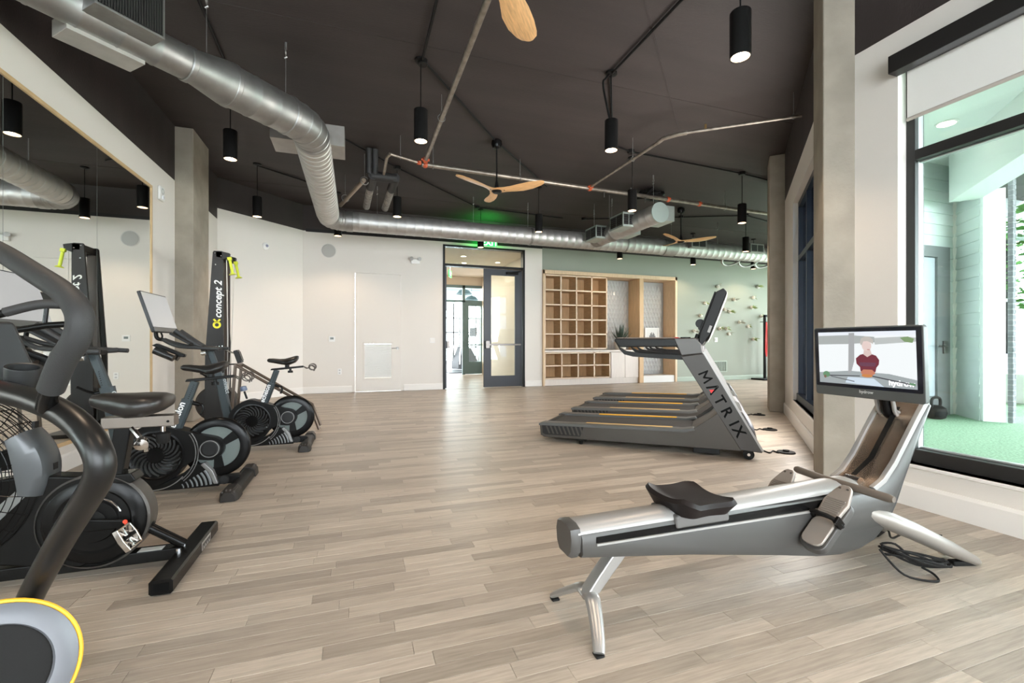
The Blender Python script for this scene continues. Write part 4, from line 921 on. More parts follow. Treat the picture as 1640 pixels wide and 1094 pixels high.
# ---- mirror
mr = thing('wall_mirror', 'huge wood trimmed wall mirror of tall glass panels on the white wall', 'mirror', (LX, 0, 0))
MZ0, MZ1 = .255, 3.0; ys = [6.68, 5.46, 4.22, 2.98, 1.74, .5, -.74, -1.98]
for a, b in zip(ys[1:], ys[:-1]): MB().bb(.004, .012, a+.0015, b-.0015, MZ0, MZ1).build('mirror_panel', MIRROR, mr, smooth=False)
mb = MB(); mb.bb(0, .022, ys[-1]-.03, 6.71, MZ1, MZ1+.032); mb.build('top_trim', TRIMWOOD, mr, bevel=.002)
mb = MB(); mb.bb(0, .022, 6.68, 6.71, MZ0-.03, MZ1); mb.build('side_trim', TRIMWOOD, mr, bevel=.002)
mb = MB(); mb.bb(0, .022, ys[-1]-.03, 6.71, MZ0-.032, MZ0); mb.build('bottom_trim', TRIMWOOD, mr, bevel=.002)
for y in ys[1:-1]: MB().bb(.003, .0125, y-.0015, y+.0015, MZ0, MZ1).build('seam', M('mirror_seam', (.10, .11, .10), .5), mr, smooth=False)

ex2 = thing('exit_sign', 'small green exit sign hanging in the corridor beyond the open leaf', 'sign', (2.72, 13.6, 3.2), radians(68))
MB().bb(-.17, .17, 0, .03, -.10, .10).build('face', EXG, ex2, smooth=False); MB().cyl((0, .015, .1), (0, .015, .25), .012, n=8).build('stem', WHITEP, ex2)
text('lettering', 'EXIT', .15, (0, -.003, -.055), (1, 0, 0), (0, 0, 1), EXW, ex2, .001, 'CENTER')
# ---- things seen through the double door
fm = thing('cable_machine', 'grey cable machine in the next gym before the arched window', 'machine', (5.25, 21.5, 0))
for x in (-.5, .5): MB().bb(x-.05, x+.05, -.05, .05, 0, 2.3).build('upright', GREYP, fm)
MB().bb(-.6, .6, -.06, .06, 2.25, 2.35).build('cross_beam', GREYP, fm); MB().bb(-.6, .6, -.6, .6, 0, .06).build('base', GREYP, fm)
for x in (-.3, .3): MB().tube([(x, -.1, 2.25), (x*.6, -.35, .9)], .008, 6).build('cable', BLACK, fm)
for k, (x, y, lab) in enumerate(((4.55, 19.6, 'grey stair climber in the next gym, seen through the open leaf'), (6.5, 22.9, 'grey stair climber by the arched window of the next gym'))):
    t = thing('stair_climber', lab, 'machine', (x, y, 0), radians(20+30*k))
    mb = MB(); mb.prism([(-.5, 0), (.5, 0), (.5, .35), (.15, .9), (-.2, .95), (-.5, .3)], XZ(-.3), 0, .6); mb.build('body', CHAR, t, bevel=.03)
    for y2 in (-.3, .3): MB().tube(smooth_path([(-.45, y2, .2), (-.35, y2, 1.0), (.3, y2, 1.25), (.45, y2, 1.5)], 5), .025, 8).build('handrail', SILVER, t)
    mb = MB(); mb.box((.45, 0, 1.6), (.06, .5, .4)); mb.build('console', BLACKG, t, bevel=.02)
mt = thing('floor_mat', 'dark grey exercise mat on the pale floor of the next gym', 'mat', (3.75, 17.4, 0)); MB().bb(-.5, .5, -.9, .9, 0, .03).build('mat_sheet', CHAR, mt, bevel=.01)
for i, (x, y) in enumerate(((4.2, 18.2), (5.1, 20.6))):
    t = thing('dome_lamp', ['dark dome ceiling lamp just inside the next gym', 'dark dome ceiling lamp further into the next gym'][i], 'lamp', (x, y, 3.1))
    MB().lathe([(.03, .22), (.2, .16), (.34, 0), (.32, 0), (.18, .13), (.001, .18)], (0, 0, 0), (0, 0, 1), 24, cap=False).build('shade', M('dome_grey', (.06, .09, .09), .5), t); MB().cyl((0, 0, .2), (0, 0, .9), .01, n=8).build('cord', BLACK, t)
# ================================================================== ROWING MACHINE
RO = (1.80, 1.60, 0)
rw = thing('rowing_machine', 'silver grey rowing machine with a lit video screen, beside the courtyard window', 'rowing machine', RO)
def rp(pts): return [(a-1.80, b) for a, b in pts]
ROWB = M('rower_grey_shell', (.072, .069, .065), .40, .2, var=.04, vscale=3); ROWL = M('rower_light_shell', (.36, .35, .335), .36, .3); COPP = M('rower_channel', (.42, .33, .26), .22, .8); PEDM = M('pedal_plate', (.36, .32, .285), .38, .4)
body = [(.80, .385), (.80, .292), (1.3, .228), (1.75, .158), (2.02, .112), (2.17, .098), (2.29, .112), (2.38, .148), (2.455, .215), (2.51, .305), (2.57, .42), (2.67, .60), (2.775, .775), (2.765, .80), (2.735, .80), (2.66, .70), (2.50, .50), (2.42, .425), (2.33, .39), (2.2, .382), (1.6, .39)]
# shell: lofted across its width so the flanks bulge a little
def flank(k): 
    cx = 1.9
    return [(a, b+(.012*k if b < .3 else 0)) for a, b in body]
mb = MB(); n = len(body)
rings = []
for y, ins in ((-.078, .018), (-.070, .004), (-.045, 0), (.045, 0), (.070, .004), (.078, .018)):
    c = Vector((sum(p[0] for p in body)/n, sum(p[1] for p in body)/n)); ring = []
    for i, p in enumerate(body):
        wy = 1.0+.42*max(0, min(1, (p[0]-2.22)/.28))
        q = Vector(p); a = Vector(body[i-1]); b = Vector(body[(i+1) % n]); t = (b-a).normalized(); nn = Vector((-t.y, t.x))
        q2 = q+nn*ins; ring.append((q2.x-1.80, y*wy, q2.y))
    rings.append(ring)
mb.loft(rings); mb.build('body_shell', ROWB, rw, ang=50)
# rail: rounded light cover, dark slot, end cap
def rail(x0, x1, z0, z1, mat, name='rail_cover'):
    rings = []
    for x, z in ((x0, z0), (x1, z1)):
        rings.append([(x-1.80, y, z+dz) for y, dz in ((-.070, 0), (-.070, .012), (-.058, .027), (-.03, .037), (0, .040), (.03, .037), (.058, .027), (.070, .012), (.070, 0))])
    return MB().loft(rings).build(name, mat, rw, ang=60)
rail(.790, 2.30, .372, .398, ROWL)
for s in (-1, 1):
    mb = MB(); mb.prism(rp([(.86, .345), (1.95, .340), (2.12, .352), (2.12, .378), (.86, .368)]), XZ(0), s*.0785, s*.081); mb.build('rail_slot', BLACKG, rw)
    mb = MB(); mb.prism(rp([(.86, .337), (1.95, .330), (2.12, .343), (2.12, .352), (1.95, .340), (.86, .345)]), XZ(0), s*.078, s*.088); mb.build('slot_lip', ROWL, rw)
mb = MB(); mb.loft([[(x-1.80, y*f, .355+z*f) for y, z in ((-.064, -.04), (-.072, .01), (-.062, .045), (-.03, .056), (.03, .056), (.062, .045), (.072, .01), (.064, -.04), (.04, -.068), (-.04, -.068))] for x, f in ((.80, 1.03), (.775, 1.03), (.762, .93))]); mb.build('end_cap', M('rower_dark_cap', (.07, .066, .062), .4), rw, ang=30)
# trough on the tower: copper toned channel between raised lips with the drive belt
inner = [(2.745, .806), (2.66, .706), (2.50, .506), (2.42, .430), (2.35, .398)]
mb = MB(); mb.loft([[(a-1.80-.004, y, b+.004) for y in (-.085, -.05, .05, .085)] for a, b in inner], cap=False, closed=False); mb.build('channel', COPP, rw, fix=False)
for s in (-1, 1):
    mb = MB(); lip = [(a-.012, b+.014) for a, b in inner]+[(a+.01, b-.004) for a, b in reversed(inner)]; mb.prism(rp(lip), XZ(0), s*.085, s*.108); mb.build('tower_lip', ROWL, rw, bevel=.003)
mb = MB(); mb.loft([[(a-1.80-.010, y, b+.012) for y in (-.013, .013)] for a, b in ((2.70, .755), (2.50, .506), (2.37, .43))], cap=False, closed=False); mb.build('drive_belt', BLACKM, rw, fix=False)
mb = MB(); mb.tube([(2.36-1.80, -.035, .412), (2.36-1.80, .035, .412)], .026, 16); mb.build('belt_roller', CHROME, rw)
# handle
mb = MB(); mb.tube([(2.215-1.80, -.27, .420), (2.215-1.80, -.25, .420), (2.215-1.80, -.06, .424), (2.215-1.80, .06, .424), (2.215-1.80, .185, .432), (2.215-1.80, .20, .432)], [.013, .0185, .0175, .0175, .0185, .013], 16); mb.build('handle', M('handle_grip_brown', (.13, .105, .085), .45), rw)
mb = MB(); mb.box((2.235-1.80, 0, .405), (.07, .07, .05)); mb.build('handle_cradle', CHAR, rw, bevel=.01)
# foot stretchers, each: housing pan, ribbed toe plate, strap, heel cup
for s in (-1, 1):
    yy = s*.145; ft = bpy.data.objects.new('footplate', None); COL.objects.link(ft); ft.parent = rw; ft.location = (1.975-1.80, yy*.97, .305); ft.rotation_euler = (0, radians(-43), 0); ft.scale = (.80, .95, 1)
    # local x runs up the plate (heel -> toe), z out of the plate face
    mb = MB(); mb.prism(rrect(-.18, .17, -.062, .062, .05), lambda a, b, d: (a, b, d), -.035, 0); mb.build('pan', ROWB, ft, bevel=.006)
    mb = MB(); mb.prism(rrect(-.16, .02, -.052, .052, .04), lambda a, b, d: (a, b, d), 0, .014); mb.build('heel_cup', PEDM, ft, bevel=.005)
    mb = MB(); mb.prism([(.03, -.05), (.13, -.058), (.20, -.042), (.235, -.030), (.25, -.015), (.25, .015), (.235, .030), (.20, .042), (.13, .058), (.03, .05)], lambda a, b, d: (a, b, d+.0), .0, .020); mb.build('toe_plate', PEDM, ft, bevel=.006)
    mb = MB()
    for k in range(8): mb.box((.055+k*.0125, 0, .021), (.006, .085, .005))
    mb.build('rib', M('pedal_rib', (.24, .21, .185), .45), ft)
    mb = MB()
    for q in (-.018, .018): mb.cyl((.222, q, .019), (.222, q, .0225), .006, n=10)
    mb.build('rivet', NICKEL, ft)
    mb = MB(); mb.tube([(.015, -.066, -.01), (.015, -.064, .03), (.01, -.03, .052), (.01, .03, .052), (.015, .064, .03), (.015, .066, -.01)], .012, 8, flat=1.0); mb.build('strap', BLACKM, ft)
    mb = MB(); mb.box((.012, s*.068, .02), (.045, .016, .05)); mb.build('buckle', BLACKG, ft, bevel=.004)
# seat on its carriage
cg = MB(); cg.bb(1.22-1.80, 1.49-1.80, -.088, .088, .352, .405); cg.build('seat_carriage', M('seat_carriage_grey', (.12, .115, .11), .4), rw, bevel=.01)
rings = []; K = 13
def seat_top(u, v):  # u -1 rear..1 front, v -1..1 across
    return .440+.016*abs(v)**2.2+(.020 if u < -.55 else 0)*((-u-.55)/.45 if u < -.55 else 0)+.006*u*u
NX, NY = 18, 18
def seat_outline(u):  # half width along the length, scooped at the middle of the rear and front
    return .152*(1-abs(u)**7*.22)*(1-.05*cos(u*pi))
vs = []; fs = []
for lay in (0, 1, 2):
    for i in range(NX+1):
        for j in range(NY+1):
            u = -1+2*i/NX; v = -1+2*j/NY; hx = .148*(1-.10*abs(v)**6)+ (.02*(1-v*v)*-1 if u > 0 else 0)*abs(u)
            k = 1.0 if lay == 1 else (.93 if lay == 2 else .80)
            x = 1.355+u*hx*k; y = v*seat_outline(u)*k
            z = seat_top(u, v) if lay == 2 else (seat_top(u, v)-.016 if lay == 1 else .400)
            vs.append((x-1.80, y, z))
L = (NX+1)*(NY+1)
def q(lay, i, j): return lay*L+i*(NY+1)+j
for i in range(NX):
    for j in range(NY): fs.append((q(2, i, j), q(2, i+1, j), q(2, i+1, j+1), q(2, i, j+1))); fs.append((q(0, i, j), q(0, i, j+1), q(0, i+1, j+1), q(0, i+1, j)))
for lay in (0, 1):
    for i in range(NX): fs += [(q(lay, i, 0), q(lay, i+1, 0), q(lay+1, i+1, 0), q(lay+1, i, 0)), (q(lay, i, NY), q(lay+1, i, NY), q(lay+1, i+1, NY), q(lay, i+1, NY))]
    for j in range(NY): fs += [(q(lay, 0, j), q(lay+1, 0, j), q(lay+1, 0, j+1), q(lay, 0, j+1)), (q(lay, NX, j), q(lay, NX, j+1), q(lay+1, NX, j+1), q(lay+1, NX, j))]
mb = MB(); mb.add(vs, fs); mb.build('seat', M('seat_black_foam', (.013, .0098, .0095), .5, spec=.22, bump=.08, bscale=250), rw, ang=38)
# legs
mb = MB(); mb.loft([[(x-1.80+a*sx, b, z) for a, b in ((-.035, -.03), (.035, -.03), (.042, 0), (.035, .03), (-.035, .03), (-.042, 0))] for x, z, sx in ((1.02, .285, 1.0), (.93, .185, .9), (.872, .118, .8))]); mb.build('rear_strut', SILVER, rw, bevel=.006)
for s in (-1, 1):
    path = smooth_path([(.875-1.80, 0, .105), (.862-1.80, s*.045, .118), (.845-1.80, s*.10, .085), (.82-1.80, s*.165, .040), (.805-1.80, s*.195, .016)], 4); m = len(path)
    mb = MB(); mb.tube(path, [.034-.014*i/(m-1) for i in range(m)], 12, flat=.6); mb.build('rear_foot', SILVER, rw)
    mb = MB(); mb.box((.809-1.80, s*.186, .006), (.034, .034, .010)); mb.build('rubber_foot', BLACKM, rw, bevel=.004)
    path = [(2.36-1.80, s*.045, .275), (2.44-1.80, s*.075, .245), (2.60-1.80, s*.118, .175), (2.78-1.80, s*.172, .085), (2.90-1.80, s*.208, .026), (2.935-1.80, s*.218, .012)]
    mb = MB(); mb.tube(path, [.058, .064, .060, .052, .034, .010], 18, flat=.72); mb.build('front_leg', M('leg_champagne_silver', (.25, .225, .20), .38, .25), rw)
    mb = MB(); mb.box((2.845-1.80, s*.192, .014), (.12, .04, .024), rz=s*.28); mb.build('rubber_foot', BLACKM, rw, bevel=.008)
mb = MB(); mb.cyl((2.86-1.80, .25, .03), (2.86-1.80, .285, .03), .03, n=20); mb.build('transport_wheel', BLACKG, rw); mb = MB(); mb.cyl((2.86-1.80, -.10, .045), (2.86-1.80, -.13, .045), .035, n=20); mb.build('transport_wheel', CHROME, rw)
# screen arm and screen
arm = smooth_path([(2.715, .70), (2.665, .735), (2.65, .78), (2.63, .83), (2.58, .86), (2.53, .87)], 4); rings = []
mb = MB(); mb.tube([(a-1.80, .03, b) for a, b in arm], .026, 12, flat=1.0); mb.build('arm_core', BLACKG, rw)
for s in (-1, 1): MB().tube([(a-1.80-.006, .03+s*.040, b) for a, b in arm], .010, 10).build('arm_rail', SILVER, rw)
mb = MB(); mb.torus((2.70-1.80, .03, .722), (.6, 0, .7), .047, .010, 28, 8); mb.build('arm_ring', ROWL, rw)
SCX, SCY, SW, SH = 2.505, 1.645, .535, .375
sn = bpy.data.objects.new('screen', None); COL.objects.link(sn); sn.parent = rw; sn.location = (SCX-1.80, SCY-1.60, 1.0); 
YZ = lambda a, b, d: (d, -a, b)     # a: viewer's right, b: up, d: depth away from the viewer
mb = MB(); mb.prism(rrect(-SW/2, SW/2, -SH/2, SH/2, .014), YZ, 0, .030); mb.build('casing', M('screen_casing', (.075, .078, .076), .42), sn, bevel=.004)
zb = -SH/2+.068
MB().prism(rrect(-SW/2+.008, SW/2-.008, zb-.018, SH/2-.007, .006), YZ, -.002, .0).build('bezel', M('screen_bezel', (.008, .010, .018), .12, coat=.5), sn)
E1c = lambda n_, c, s=1.0: M(n_, (.01, .01, .01), .35, spec=.2, emit=(c, s))
px0, px1, pz0, pz1 = -SW/2+.028, SW/2-.030, zb, SH/2-.026
def pic(name, pts, col, lay, s=1.0):
    pts = [(px0+(px1-px0)*a, pz1-(pz1-pz0)*b) for a, b in pts]
    MB().prism(pts, YZ, -.0022-.0002*lay, -.0021).build(name, E1c('picture_'+name, col, s), sn, smooth=False)
def ellip(cx, cy, rx, ry, n=20): return [(cx+rx*cos(2*pi*i/n), cy+ry*sin(2*pi*i/n)) for i in range(n)]
pic('water', [(0, 0), (1, 0), (1, 1), (0, 1)], (.68, .71, .72), 1, 1.65)
pic('sky', [(0, 0), (1, 0), (1, .08), (0, .06)], (.74, .78, .84), 2, 1.4)
pic('far_bank', [(0, .07), (.36, .06), (.62, .10), (.62, .20), (.36, .23), (0, .24)], (.52, .55, .54), 3, 1.0)
pic('far_bank_right', [(.62, .12), (.90, .10), (1, .12), (1, .19), (.62, .24)], (.58, .61, .60), 3, 1.1)
pic('green_bank', [(.86, .12), (.93, .10), (.985, .14), (.97, .21), (.90, .19)], (.30, .46, .22), 4, .9)
pic('bridge_pier', [(.355, .02), (.415, .02), (.405, .55), (.37, .75), (.335, .80)], (.50, .51, .52), 5, 1.0)
pic('near_water', [(0, .80), (.35, .74), (.75, .76), (1, .84), (1, 1), (0, 1)], (.46, .51, .52), 3, 1.0)
pic('boat', [(.33, .86), (.60, .86), (.70, 1), (.30, .97)], (.62, .72, .82), 7, 1.3)
pic('oar_left', [(.05, .845), (.46, .82), (.46, .835), (.05, .865)], (.12, .12, .14), 8, .6)
pic('oar_right', [(.56, .80), (.95, .91), (.95, .93), (.56, .82)], (.12, .12, .14), 8, .6)
pic('oar_stay', [(.14, .86), (.40, .93), (.40, .945), (.14, .875)], (.22, .23, .25), 8, .6)
pic('blade_left', ellip(.085, .83, .04, .06), (.22, .45, .25), 9, .8)
pic('blade_tip', ellip(.07, .875, .015, .03), (.35, .22, .15), 10, .8)
pic('blade_right', [(.93, .89), (.985, .90), (.985, .94), (.94, .93)], (.22, .45, .25), 9, .8)
pic('torso', [(.425, .50), (.47, .43), (.51, .41), (.58, .41), (.63, .44), (.66, .52), (.655, .60), (.63, .66), (.62, .74), (.47, .74), (.465, .66), (.43, .60)], (.30, .055, .085), 11, .75)
pic('shadow_fold', [(.46, .57), (.63, .57), (.62, .64), (.47, .64)], (.25, .09, .15), 12, .75)
pic('arms', [(.47, .76), (.50, .70), (.59, .70), (.62, .76), (.58, .82), (.50, .82)], (.80, .30, .18), 13, .9)
pic('hands', ellip(.535, .815, .055, .03), (.85, .33, .10), 14, .9)
pic('neck', [(.515, .33), (.575, .33), (.59, .42), (.545, .47), (.505, .42)], (.74, .58, .54), 15, 1.2)
pic('face', ellip(.54, .26, .047, .10), (.78, .62, .58), 16, 1.25)
pic('hair', [(.475, .20), (.49, .12), (.53, .09), (.57, .10), (.605, .15), (.605, .23), (.585, .20), (.55, .175), (.51, .18), (.495, .25), (.48, .24)], (.56, .52, .48), 17, 1.2)
pic('mouth', [(.545, .325), (.575, .325), (.57, .34), (.55, .34)], (.72, .32, .30), 18, .9)
TW = E1c('picture_white', (.95, .95, .95), 1.9)
text('lettering', 'hydrow', .036, (-.0034, -(px0+(px1-px0)*.745), pz1-(pz1-pz0)*.955), (0, -1, 0), (0, 0, 1), TW, sn, .0002, bold=.0012)
text('lettering', 'hydrow', .022, (-.0012, .012+.016, -SH/2+.027), (0, -1, 0), (0, 0, 1), M('bezel_print', (.6, .6, .6), .5), sn, .0002, bold=.0005)
MB().bb(.03, .05, -.03, .05, -.15, -.05).build('mount', CHAR, sn, bevel=.006)
sn.rotation_euler = (0, radians(-3), 0)
# cord bundle under the front leg
mb = MB(); r = random.Random(9)
for k in range(6):
    j = lambda s=.03: r.uniform(-s, s)
    mb.tube(smooth_path([(2.40-1.80+j(), -.13+j(), .12+j()), (2.52-1.80+j(), -.19+j(), .075+j()), (2.66-1.80+j(), -.21+j(.02), .03+abs(j(.02))), (2.70-1.80+j(), -.18+j(.02), .03+abs(j(.02))), (2.58-1.80+j(), -.14+j(), .06+j()), (2.44-1.80+j(), -.11+j(), .11+j())], 5, True), .0055, 6, loop=True)
mb.tube(smooth_path([(2.36-1.80, -.12, .12), (2.40-1.80, -.20, .03), (2.52-1.80, -.26, .008), (2.58-1.80, -.22, .01), (2.56-1.80, -.18, .03)], 6), .0055, 6)
mb.build('power_cord', BLACKM, rw)
mb = MB(); mb.tube(smooth_path([(2.52-1.80, .02, .22), (2.62-1.80, .10, .22), (2.72-1.80, .10, .16), (2.75-1.80, .08, .08), (2.85-1.80, .12, .008), (3.02-1.80, .14, .008), (3.15-1.80, .05, .008)], 6), .0055, 6); mb.build('power_cord', BLACKM, rw)

# ================================================================== TREADMILLS
TA = radians(-42.6)
TP = Vector((3.537, 3.317, 0)); TB = Vector((.673, .739, 0))*1.31
TW_ = .86
def tp(pts): return pts
TRIM = M('treadmill_grey', (.066, .061, .057), .42, .2); TRIML = M('treadmill_lower_skirt', (.078, .070, .062), .38, .35); BELT = M('treadmill_belt', (.030, .028, .027), .65, bump=.2, bscale=300); COVER = M('treadmill_hood', (.058, .055, .055), .36, .3); DECKT = M('treadmill_step_rail', (.11, .11, .107), .45, .2)
def make_treadmill(label):
    t = thing('treadmill', label, 'treadmill', TP, TA, 'treadmills in a row by the diagonal wall')
    side = [(-2.13, .19), (-2.12, .075), (-2.08, .05), (-.10, .075), (-.03, .15), (-.30, .42), (-.42, .33), (-.52, .255), (-.60, .235), (-1.2, .225)]
    for y0, y1 in ((0, .035), (TW_-.035, TW_)):
        mb = MB(); mb.prism(side, XZ(0), y0, y1); mb.build('side_panel', TRIML, t, bevel=.006)
    for y0, y1, d in ((0, .13, -1), (TW_-.13, TW_, 1)):
        mb = MB(); mb.prism([(-2.14, .175), (-2.14, .20), (-2.10, .212), (-.62, .243), (-.52, .262), (-.50, .24), (-.60, .215)], XZ(0), y0-.004 if d < 0 else y0, y1 if d < 0 else y1+.004); mb.build('step_rail', DECKT, t, bevel=.005)
    MB().prism([(-1.62, .223), (-.72, .242), (-.72, .250), (-1.62, .231)], XZ(0), TW_-.128, TW_-.09).build('yellow_stripe', ORANGE, t)
    MB().prism([(-1.62, .221), (-.72, .240), (-.72, .2445), (-1.62, .2255)], XZ(0), .085, .128).build('yellow_stripe', M('pale_yellow_stripe', (.55, .36, .14), .5), t)
    MB().prism([(-2.10, .185), (-2.08, .15), (-.45, .18), (-.47, .225)], XZ(0), .13, TW_-.13).build('running_belt', BELT, t)
    mb = MB(); mb.cyl((-2.09, .12, .155), (-2.09, TW_-.12, .155), .045, n=16); mb.bb(-2.13, -2.05, .03, TW_-.03, .06, .13); mb.build('rear_roller_cover', CHAR, t, bevel=.006)
    mb = MB(); mb.bb(-2.05, -.15, .06, TW_-.06, .075, .14); mb.build('deck_frame', BLACK, t)
    # motor hood rises to the uprights
    rings = []
    for x, z, wv in ((-.54, .235, .30), (-.46, .275, .40), (-.36, .345, .425), (-.27, .44, .425), (-.20, .49, .415), (-.08, .46, .40), (.02, .30, .385), (.06, .14, .37)):
        rings.append([(x, TW_/2-wv, .10), (x, TW_/2-wv, z-.05), (x, TW_/2-wv*.93, z-.012), (x, TW_/2-wv*.6, z), (x, TW_/2+wv*.6, z), (x, TW_/2+wv*.93, z-.012), (x, TW_/2+wv, z-.05), (x, TW_/2+wv, .10)])
    MB().loft(rings).build('motor_hood', COVER, t, ang=40)
    for s, y in ((-1, -.004), (1, TW_-.076)):
        u = MB(); u.prism([(-.635, .97), (-.10, .085), (.085, .072), (-.425, 1.0)], XZ(0), y, y+.08); u.build('upright', TRIM, t, bevel=.008)
        st = [(.085+.012, .09), (-.43+.012, 1.02), (-.43-.004, 1.01), (.085-.004, .08)]
        MB().prism(st, XZ(0), y+.012, y+.028).build('upright_trim', SILVER, t); MB().prism(st, XZ(0), y+.044, y+.060).build('upright_trim', SILVER, t)
        MB().prism([(-.70, 1.15), (-.63, .975), (-.43, 1.0), (-.445, 1.09), (-.50, 1.155)], XZ(0), y-.002, y+.082).build('head_block', M('treadmill_head', (.105, .10, .096), .38, .3), t, bevel=.012)
        hb = MB(); hb.prism([(-.69, 1.148), (-1.28, 1.152), (-1.30, 1.135), (-1.24, 1.06), (-.66, 1.065)], XZ(0), y+.004, y+.074); hb.build('handrail', CHAR, t, bevel=.014)
        hb = MB(); hb.prism([(-1.285, 1.125), (-1.245, 1.06), (-1.18, 1.022), (-1.05, 1.0), (-.62, .985), (-.60, .935), (-1.10, .962), (-1.19, .985), (-1.235, 1.03)], XZ(0), y+.006, y+.072); hb.build('handrail_brace', CHAR, t, bevel=.012)
        MB().prism([(-.69, 1.151), (-1.27, 1.155), (-1.27, 1.162), (-.69, 1.160)], XZ(0), y+.012, y+.066).build('grip_strip', M('grip_brown', (.20, .15, .12), .5), t)
        MB().cyl((-.03, y+.005, .048), (-.03, y+.055, .048), .048, n=24).build('transport_wheel', BLACKM, t)
        MB().cyl((-.03, y-.002, .048), (-.03, y+.06, .048), .014, n=14).build('wheel_hub', CHROME, t)
        mb = MB(); mb.cyl((-1.66, y+.03, 0), (-1.66, y+.03, .07), .018, n=12); mb.prism([(-1.75, .07), (-1.57, .07), (-1.60, .04), (-1.70, .04)], XZ(0), y+.005, y+.06); mb.build('levelling_foot', BLACK, t)
        mb = MB(); mb.bb(-.52, -.28, y+.02, y+.07, .02, .08); mb.build('lift_bracket', CHAR, t, bevel=.006)
    g = MB(); g.prism([(-2.10, .185), (-2.095, .095), (-2.06, .078), (-1.66, .085), (-1.62, .20)], XZ(0), -.003, -.001); vent = g.build('vent_recess', M('vent_black', (.012, .012, .012), .5), t)
    for k in range(9):
        x = -2.055+k*.048; MB().prism([(x, .172+k*.002), (x+.017, .173+k*.002), (x+.052, .096), (x+.035, .095)], XZ(0), -.009, -.003).build('vent_rib', TRIML, vent)
    # console
    MB().prism([(-.72, 1.148), (-.47, 1.155), (-.46, 1.10), (-.66, 1.04), (-.72, 1.10)], XZ(0), .075, TW_-.075).build('console_tray', COVER, t, bevel=.015)
    MB().lathe([(.001, .0), (.05, 0), (.05, .012), (.001, .014)], (-.60, .22, 1.153), (0, 0, 1), 20).build('cup_holder', BLACKG, t)
    MB().prism([(-.73, 1.15), (-.66, 1.152), (-.66, 1.162), (-.72, 1.162)], XZ(0), .03, .30).build('stop_key', REDP, t, bevel=.004)
    c = bpy.data.objects.new('console', None); COL.objects.link(c); c.parent = t; c.location = (-.43, TW_/2, 1.12); c.rotation_euler = (0, radians(19.5), 0)
    mb = MB(); mb.prism([(-.052, .05), (-.052, .50), (.0, .555), (.042, .53), (.042, .10), (.0, -.06), (-.03, -.03)], XZ(0), -.36, .36); mb.build('screen_casing', CHAR, c, bevel=.01)
    MB().bb(-.066, -.053, -.35, .35, .055, .50).build('display', BLACKG, c, bevel=.003)
    MB().prism([(.043, -.0), (.058, .10), (.058, .49), (.043, .535)], XZ(0), -.355, .355).build('back_shell', SILVER, c, bevel=.006)
    MB().bb(.005, .03, -.362, -.359, .10, .17).build('rating_label', M('label_grey', (.40, .39, .38), .5), c, smooth=False)
    MB().bb(-.09, -.05, -.30, .30, .0, .055).build('screen_shelf', BLACK, c, bevel=.01)
    MB().cyl((-.085, -.33, .16), (-.085, -.31, .16), .045, n=20).build('fan_dial', CHAR, c)
    # lettering down the upright; the A bar is red
    up = Vector((.52-.005, 0, -.89)).normalized(); yd = Vector((.865, 0, .50)).normalized()
    xd = Vector((.5, 0, -.866)); yd = Vector((.866, 0, .5))
    o = Vector((-.475, -.0055, .80))
    MB().prism([(0, 0), (.017, 0), (.022, .066), (.052, .022), (.062, .022), (.092, .066), (.097, 0), (.114, 0), (.104, .097), (.094, .097), (.057, .045), (.020, .097), (.010, .097)], lambda a, b, d: tuple(o+xd*a+yd*b+Vector((0, d, 0))), 0, -.0012).build('lettering', TXTB, t, smooth=False)
    for ch, k in (('\u039b', 1), ('T', 2), ('R', 3), ('I', 4), ('X', 5)):
        text('lettering', ch, .135, o+xd*(.0, .145, .275, .40, .545, .60)[k], xd, yd, TXTB, t, .0006, bold=.0028)
    oo = o+xd*.205+yd*.012; MB().add([tuple(oo+xd*a+yd*b+Vector((0, d, 0))) for d in (0, -.001) for a, b in ((-.022, 0), (.016, 0), (-.003, .042))], [(0, 1, 2), (3, 5, 4), (0, 3, 4, 1), (1, 4, 5, 2), (2, 5, 3, 0)]).build('red_mark', TXTR, t, smooth=False)
    # power cord and its plate on the floor
    mb = MB(); mb.tube(smooth_path([(.05, .42, .05), (.14, .42, .008), (.18, .36, .008), (.22, .46, .008), (.26, .40, .008), (.30, .46, .008)], 6), .007, 6); mb.build('power_cord', BLACKM, t)
    MB().lathe([(.001, 0), (.085, 0), (.08, .012), (.03, .016), (.03, .028), (.001, .028)], (.335, .465, 0), (0, 0, 1), 24).build('floor_plug', BLACKM, t)
    return t
t1 = make_treadmill('treadmill closest to the rowing machine, its lettered upright fully in view')
t2 = dup(t1, TP+TB, 'middle treadmill of the row, yellow striped deck showing behind the first')
t3 = dup(t1, TP+TB*2, 'third treadmill of the row, nearest the cubbies')
